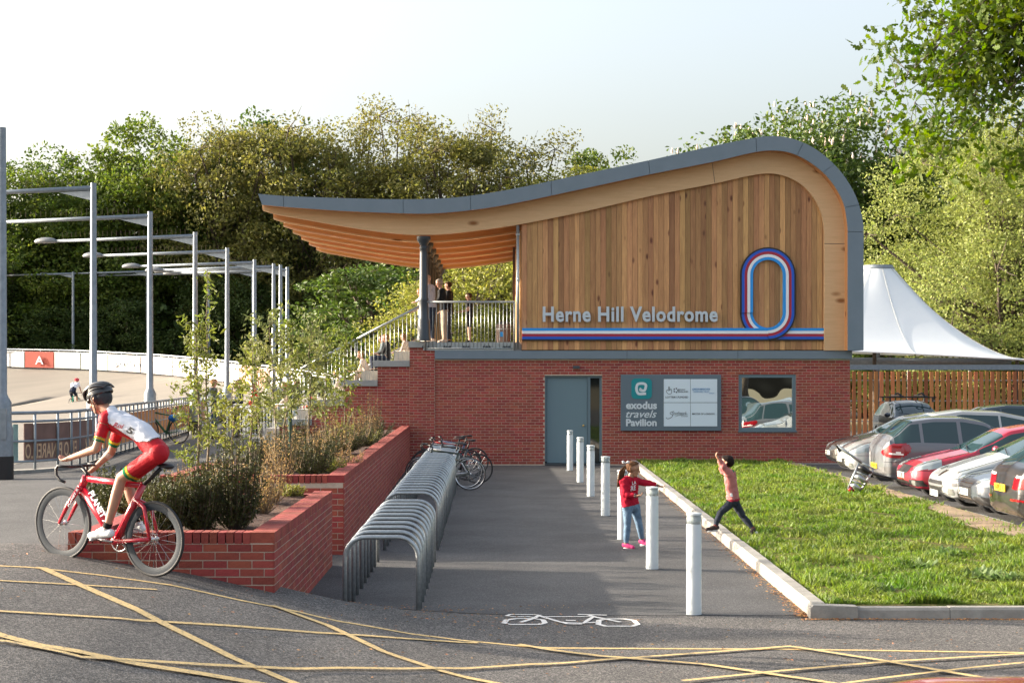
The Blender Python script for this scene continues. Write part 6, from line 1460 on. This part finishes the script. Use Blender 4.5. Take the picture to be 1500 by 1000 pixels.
    for (pn,pmat,cond,off) in patches:
        for sgn in (1,-1) if pn.startswith('*') else (0,):
            nm=pn.lstrip('*'); sel=[i for i in range(len(Fc2)) if (sgn==0 or cen[i,1]*sgn>0) and cond(cn[i,0],abs(cen[i,1]),cen[i,2]) and MI[i]==0]
            if not sel: continue
            ids=sorted({v for i in sel for v in Fc2[i]}); mp_={v:i for i,v in enumerate(ids)}
            mm_=bpy.data.meshes.new(nm); mm_.from_pydata((V[ids]+Nn[ids]*off).tolist(),[],[tuple(mp_[v] for v in Fc2[i]) for i in sel]); mm_.materials.append(pmat); mm_.polygons.foreach_set('use_smooth',[True]*len(sel)); link(nm,mm_,e)
    if plate:
        pmn=M['plate_'+plate]; zpl=patches_plate.get(label,.42); b=MB(); x0=fl(0.0); s_=-1 if not flip else 1
        b.box((x0+s_*.045,-.26,zpl),(x0+s_*.066,.26,zpl+.11)); b.build('number_plate',pmn,e,bevel=.004)
        V_,F_=text_geo(PLT.get(label,'LD 08'),.01,0,.01); mn=V_.min(0);mx=V_.max(0); tq=(V_-mn)/(mx-mn)
        P=[(x0+s_*(.067+.001*q[2]),(-.23+.46*q[0])*(-1 if s_<0 else 1),zpl+.02+.07*q[1]) for q in tq]; mt=bpy.data.meshes.new('print'); mt.from_pydata(P,[],F_); mt.materials.append(M['ink']); link('plate_text',mt,e)
    for wx_ in wheels:
        for s_ in (-1,1):
            x=fl(wx_); b=MB(); ax=Matrix.Rotation(R(90),3,'X'); b.lathe([(.20,-.1),(.29,-.1),(.31,-.07),(.31,.07),(.29,.1),(.20,.1)],(x,s_*(Wd/2-.12),.31),24,ax); w1=b.build('wheel',M['rubber'],e,auto=True)
            b=MB(); b.lathe([(.02,-.05),(.205,-.07),(.205,.07),(.02,.05)],(x,s_*(Wd/2-.11),.31),20,ax)
            for k in range(5):
                a=k*1.257; b.tube([(x,s_*(Wd/2-.035),.31),(x+.19*math.cos(a),s_*(Wd/2-.035),.31+.19*math.sin(a))],.025,5)
            b.build('rim',M['silver'],w1)
    mr=MB()
    for s_ in (-1,1): mr.ball(Vector((fl(cowl+.45),s_*(Wd/2+.07),np.interp(cowl+.45,[q[0] for q in belt],[q[1] for q in belt])+.09)),(.07,.11,.075),12,8)
    mr.build('mirror',pm,e,smooth=True)
    # sills and door seams
    sm_=MB()
    for dx in pill[:1]+(cowl+.25,):
        for s_ in (-1,1):
            i=int(np.argmin(abs(xs-dx))); pts=[Vector((fl(xs[i]),s_*(VV[i,k,1]+.001),VV[i,k,2])) for k in range(nu*2,nu*4)]; sm_.tube(pts,.0035,4,cap=False)
    kk=int(5.0*nu); 
    for s_ in (-1,1):
        ii=[i for i in range(n) if .16<xs[i]<cowl+.02]
        if not flip: sm_.tube([Vector((fl(xs[i]),s_*(VV[i,kk,1]-.03),VV[i,kk,2]+.012)) for i in ii],.004,4,cap=False)
        ii=[i for i in range(n) if (xs[i]<.72 if not flip else xs[i]>L-.72)]; P_=[]
        for i in ii:
            zz=.585 if not flip else .60; seg_=VV[i,nu*2:nu*5]; q=int(np.argmin(abs(seg_[:,2]-min(zz,zt[i]-.05)))); P_.append(Vector((fl(xs[i]),s_*(seg_[q,1]+.002),zz if abs(seg_[q,2]-zz)<.05 else seg_[q,2])))
        sm_.tube(P_,.004,4,cap=False)
    sm_.build('door_seam',M['black'],e)
    wp=MB()
    for q0,q1 in ((-.55,.05),(.05,.62)):
        wp.tube([Vector((fl(cowl+.02),q0,np.interp(cowl+.02,xs,zt)+.02)),Vector((fl(cowl+.16),q1,np.interp(cowl+.16,xs,zt)+.025))],.009,4)
    wp.build('wiper',M['black'],e)
    if extra: extra(e,fl,V,Wd)
    return e
M['plate_white']=mat('white number plate',(.45,.45,.43),.4); M['plate_yellow']=mat('yellow number plate',(.75,.45,.04),.4)
hl=mat('headlight lens',(.30,.34,.36),.08,metal=.3,coat=1); rl=mat('red tail lamp',(.26,.006,.012),.12,coat=1); grl=mat('grille black',(.02,.02,.022),.4); chrome=mat('chrome trim',(.7,.7,.7),.15,metal=1); fog=mat('fog lamp',(.35,.36,.36),.2,metal=.6); lensw=mat('white lamp lens',(.8,.75,.72),.15)
patches_plate={};PLT={}
NZ=[(0,.66),(.05,.80),(.15,.90),(.35,.965),(.8,1.0),(3.2,1.0),(3.7,.97),(3.9,.93),(4.0,.86)]
bE=lambda x:[(0,.62),(.3,.70),(1.0,.88),(2.2,.93),(3.3,.97),(4.0,.95)]
def T(*k): return list(k)
hatch=T((0,.58),(.06,.66),(.25,.76),(.7,.87),(1.1,.96),(1.35,1.12),(1.85,1.38),(2.3,1.455),(2.9,1.455),(3.4,1.40),(3.75,1.12),(3.88,.98),(3.97,.85),(4.0,.60))
def front(hz0=.56,hz1=.74,hx=.55,gz0=.28,gz1=.50,badge=True):
    return [('*headlight',hl,lambda x,y,z:.05+.35*(y-.45)*0<x<hx and y>.46 and hz0+.17*x<z<hz0+.15+.26*x ,.004),
            ('grille',grl,lambda x,y,z:x<.12 and y<.42 and gz0<z<gz1,.005),('*fog_lamp',fog,lambda x,y,z:x<.30 and abs(y-.66)<.055 and abs(z-.36)<.05,.006)]
# label, near corner px
lab='dark grey car parked next to the pavilion wall, nose to the lawn'; PLT[lab]='GY 57'
car(lab,(8.45,42.6,0),0,top=hatch,belt=bE(0),nose=NZ,col=(.055,.05,.045),patches=front())
lab='silver people carrier parked between the dark car and the grey hatchback'; PLT[lab]='LN 55'
mpv=T((0,.60),(.06,.70),(.3,.84),(.8,.98),(1.1,1.10),(1.5,1.30),(2.0,1.52),(2.6,1.60),(3.5,1.57),(4.1,1.45),(4.3,1.1),(4.4,.7))
car(lab,(8.05,39.2,0),0,L=4.4,top=mpv,belt=[(0,.62),(.5,.80),(1.2,.98),(3,1.03),(4.4,1.0)],nose=NZ[:6]+[(4.1,.98),(4.4,.88)],col=(.33,.34,.345),roof0=1.95,roof1=4.05,tail0=4.3,wheels=(.8,3.5),pill=(2.4,2.47,3.4,3.47),patches=front(.60,.8,.7))
lab='grey hatchback parked tail first with red lamp and yellow plate'; PLT[lab]='LJ54'; patches_plate[lab]=.40
rearp=[('*tail_lamp',rl,lambda x,y,z:y>.50 and ((x-3.70)/.27)**2+((z-.83-.15*(3.75-x))/.155)**2<1,.006),('*tail_lens',lensw,lambda x,y,z:y>.60 and ((x-3.72)/.15)**2+((z-.77)/.03)**2<1,.012),('bumper',mat('dark bumper strip',(.10,.10,.105),.5),lambda x,y,z:x>3.6 and .36<z<.50,.006)]
car(lab,(8.1,35.9,0),0,L=3.95,top=[(a,b*1.045) for a,b in hatch],belt=bE(0),nose=[(0,.7)]+NZ[1:5]+[(3.1,1.0),(3.6,.985),(3.85,.93),(3.95,.80)],col=(.12,.13,.145),flip=True,plate=None,roof1=3.30,tail0=3.80,patches=rearp,wheels=(.75,3.15))
def rplate(e_label,z=.52,col='yellow',x=-.0,txt='LJ54 HKG'):
    e=[o for o in bpy.data.objects if o.get('label')==e_label][0]; b=MB(); b.box((x-.066,-.26,z),(x-.045,.26,z+.11)); b.build('number_plate',M['plate_'+col],e)
    V_,F_=text_geo(txt,.01,0,.01); mn=V_.min(0);mx=V_.max(0); tq=(V_-mn)/(mx-mn); P=[(x-.067,.23-.46*q[0],z+.02+.07*q[1]) for q in tq]; mt=bpy.data.meshes.new('print'); mt.from_pydata(P,[],F_); mt.materials.append(M['ink']); link('plate_text',mt,e)
rplate(lab,.44)
lab='red hatchback with pale headlamps parked beside the grey hatchback'; PLT[lab]='SC07'
def skoda(e,fl,V,Wd):
    m=MB(); 
    for s_ in (-1,1): pass
redp=[('*headlight',hl,lambda x,y,z:.06<x<.52 and y>.46 and .57+.16*x<z<.70+.24*x,.004),('grille',grl,lambda x,y,z:x<.10 and y<.36 and .52<z<.66,.006),('*fog_lamp',grl,lambda x,y,z:x<.30 and .45<y<.78 and .29<z<.41,.005),('*fog_lens',fog,lambda x,y,z:x<.30 and abs(y-.62)<.05 and abs(z-.35)<.045,.010),('bumper_strip',grl,lambda x,y,z:x<.15 and y<.40 and .30<z<.38,.004)]
car(lab,(7.95,32.9,0),0,top=[(a,b*.985) for a,b in hatch],belt=bE(0),nose=NZ,col=(.34,.012,.035),metal=.1,patches=redp)
lab='pale silver hatchback with a wide dark bumper grille, parked beside the red car'; PLT[lab]='BX57'; patches_plate[lab]=.25
peup=[('*headlight',hl,lambda x,y,z:.22<x<.98 and y>.50 and .585+.20*x<z<.66+.24*x,.004),('grille',grl,lambda x,y,z:x<.09 and y<.42 and (.36<z<.43 or .47<z<.53),.006),('bumper_strip',mat('grey bumper strip',(.14,.14,.145),.5),lambda x,y,z:x<.12 and y<.48 and .43<z<.47 or (x<.35 and y>.52 and .46<z<.51),.010),('*fog_lamp',fog,lambda x,y,z:x<.3 and abs(y-.66)<.06 and abs(z-.36)<.055,.006),('badge',chrome,lambda x,y,z:x<.22 and y<.07 and .60<z<.70,.008)]
car(lab,(7.9,30.25,0),0,top=[(0,.56),(.06,.62),(.25,.73),(.7,.88),(1.05,.985),(1.3,1.12),(1.85,1.38),(2.3,1.47),(2.9,1.47),(3.4,1.40),(3.75,1.12),(3.88,.98),(3.97,.85),(4.0,.60)],belt=bE(0),nose=NZ,col=(.34,.36,.37),patches=peup)
lab='dark grey saloon with a tall slatted grille, parked between silver and black cars'; PLT[lab]='KV13'; patches_plate[lab]=.40
audp=[('*headlight',hl,lambda x,y,z:.04<x<.50 and y>.40 and .56+.10*x<z<.655+.20*x,.005),('grille',grl,lambda x,y,z:x<.10 and y<.36 and .26<z<.64,.005)]+[('grille_slat',chrome,(lambda zz:(lambda x,y,z:x<.10 and y<.34 and abs(z-zz)<.007))(q),.008) for q in (.30,.36,.54,.60)]+[('*lower_grille',grl,lambda x,y,z:x<.35 and .46<y<.82 and .27<z<.40,.005)]+[('*splitter',pcol('pale splitter',(.35,.37,.4)),lambda x,y,z:x<.4 and y>.4 and .215<z<.245,.010)]
sal=T((0,.60),(.05,.66),(.25,.73),(.8,.84),(1.25,.93),(1.6,1.12),(2.1,1.34),(2.6,1.40),(3.3,1.36),(4.0,1.05),(4.5,.98),(4.55,.6))
car(lab,(7.9,28.35,0),0,L=4.55,Wd=1.78,top=sal,belt=[(0,.62),(.5,.72),(1.3,.88),(3,.92),(4.55,.95)],nose=NZ[:5]+[(4.0,1.0),(4.4,.95),(4.55,.85)],col=(.05,.062,.08),patches=audp,cowl=1.3,roof0=2.1,roof1=3.35,tail0=4.0,wheels=(.85,3.55),pill=(2.55,2.62,3.3,3.37))
lab='black hatchback parked tail first at the right frame edge'; PLT[lab]='WP'
bkp=[('*tail_lamp',rl,lambda x,y,z:y>.42 and x>3.68+.0 and .69+.10*(4.2-x)<z<.85,.006),('*tail_lens',lensw,lambda x,y,z:x>3.78 and y>.52 and .85<z<.885,.006),('*reflector',rl,lambda x,y,z:x>3.6 and y>.45 and .50<z<.53,.008)]
car(lab,(7.8,26.0,0),0,L=4.2,Wd=1.8,top=[(0,.60),(.06,.68),(.3,.78),(.8,.90),(1.2,.98),(1.5,1.16),(2.0,1.40),(2.5,1.47),(3.1,1.46),(3.6,1.36),(3.98,1.06),(4.1,.98),(4.18,.85),(4.2,.62)],belt=[(0,.62),(.5,.76),(1.3,.92),(3,.98),(4.2,1.0)],nose=NZ[:5]+[(3.4,1.0),(3.9,.975),(4.1,.92),(4.2,.82)],col=(.012,.012,.014),metal=.2,flip=True,plate=None,roof1=3.5,tail0=4.02,patches=bkp,cowl=1.15,roof0=1.9,wheels=(.8,3.35))
rplate(lab,.62,'yellow',.0,'WP12 X'); 
lab='dark estate car with its roof showing in the far row'; PLT[lab]='EA'
car(lab,(fx(1385,50)-.9,50.2,0),0,L=4.4,top=[(a,b*.97) for a,b in mpv],belt=[(0,.62),(.5,.80),(1.2,.98),(3,1.03),(4.4,1.0)],nose=NZ[:6]+[(4.1,.98),(4.4,.88)],col=(.05,.07,.085),roof0=1.95,roof1=4.05,tail0=4.3,wheels=(.8,3.5),patches=front(.6,.8,.7),group='cars in the far row')
lab='white car with only its roof showing behind the red hatchback'; PLT[lab]='EB'
car(lab,(13.0,37.2,0),0,top=hatch,belt=bE(0),nose=NZ,col=(.6,.62,.62),patches=front(),group='cars in the far row')
lab='dark car with cycle carriers on its roof, facing the camera by the fence'; PLT[lab]='EC'
def rack(e,fl,V,Wd):
    m=MB()
    for x in (2.0,3.1): m.tube([(x,-.85,1.66),(x,.85,1.66)],.022,6)
    m.build('roof_bar',M['black'],e)
    for y in (-.45,.35): 
        m=MB(); m.tube([(1.7,y,1.71),(3.4,y,1.71)],.02,6); m.tube([(2.0,y,1.72),(1.95,y+.12,1.80),(2.05,y+.2,1.76)],.03,6); m.build('cycle_carrier',M['black'],e)
    m=MB()
    for x in (2.0,3.1):
        for y in (-.72,.72): m.tube([(x,y,1.50),(x,y,1.67)],.03,6)
    m.build('rack_foot',M['black'],e)
car(lab,(fx(1357,56),56,0),R(90),L=4.4,top=[(a,b*.97) for a,b in mpv],belt=[(0,.62),(.5,.80),(1.2,.98),(3,1.03),(4.4,1.0)],nose=NZ[:6]+[(4.1,.98),(4.4,.88)],col=(.03,.04,.055),roof0=1.95,roof1=4.05,tail0=4.3,wheels=(.8,3.5),patches=front(.6,.8,.7),group='cars in the far row',extra=rack)
# near car, only its red roof edge enters the bottom right corner
lab='out of focus red car whose roof edge enters the bottom right corner'; PLT[lab]='ED'
car(lab,(-.95,4.75,0),0,L=4.0,top=hatch,belt=bE(0),nose=NZ,col=(.36,.05,.03),metal=.1,patches=front(),group=None)
# folded towbar cycle carrier beside the grey car
e=empty('cycle_carrier',tuple(W(1262,690,33.0)),'folded towbar cycle carrier hanging behind the grey hatchback','cycle carrier'); o0=e.location
def cc(px,py,d=0): return W(px,py,33.0+d)-o0
MB().tube([cc(1226,652),cc(1262,677)],.028,8).build('arm',M['galv'],e,smooth=True); MB().tube([cc(1226,652),cc(1231,661)],.03,6).build('arm_tip',M['black'],e)
for a,b,d in (((1258,678),(1242,716),0),((1280,686),(1259,722),0),((1262,677),(1281,687),0),((1243,716),(1260,722),0),((1254,690),(1275,699),0),((1248,703),(1267,711),0)): MB().tube([cc(*a),cc(*b)],.022,6).build('frame_tube',M['galv'],e,smooth=True)
for a,b in (((1256,684),(1277,692)),((1251,697),(1271,705)),((1245,710),(1263,716))):
    m=MB(); c0,c1=cc(*a),cc(*b); m.tube([c0,c0.lerp(c1,.3)+Vector((0,-.06,.02)),c0.lerp(c1,.7)+Vector((0,-.06,-.02)),c1],[.03,.05,.045,.03],8,flat=.6); m.build('wheel_clamp',M['black'] if a[0]==1256 else M['galv'],e,smooth=True)
m=MB(); m.tube([cc(1244,714),cc(1250,720)],.05,8); m.build('light_unit',rl,e,smooth=True)
MB().tube([cc(1262,690),cc(1304,700,2.2)],.025,6).build('towbar',M['black'],e)
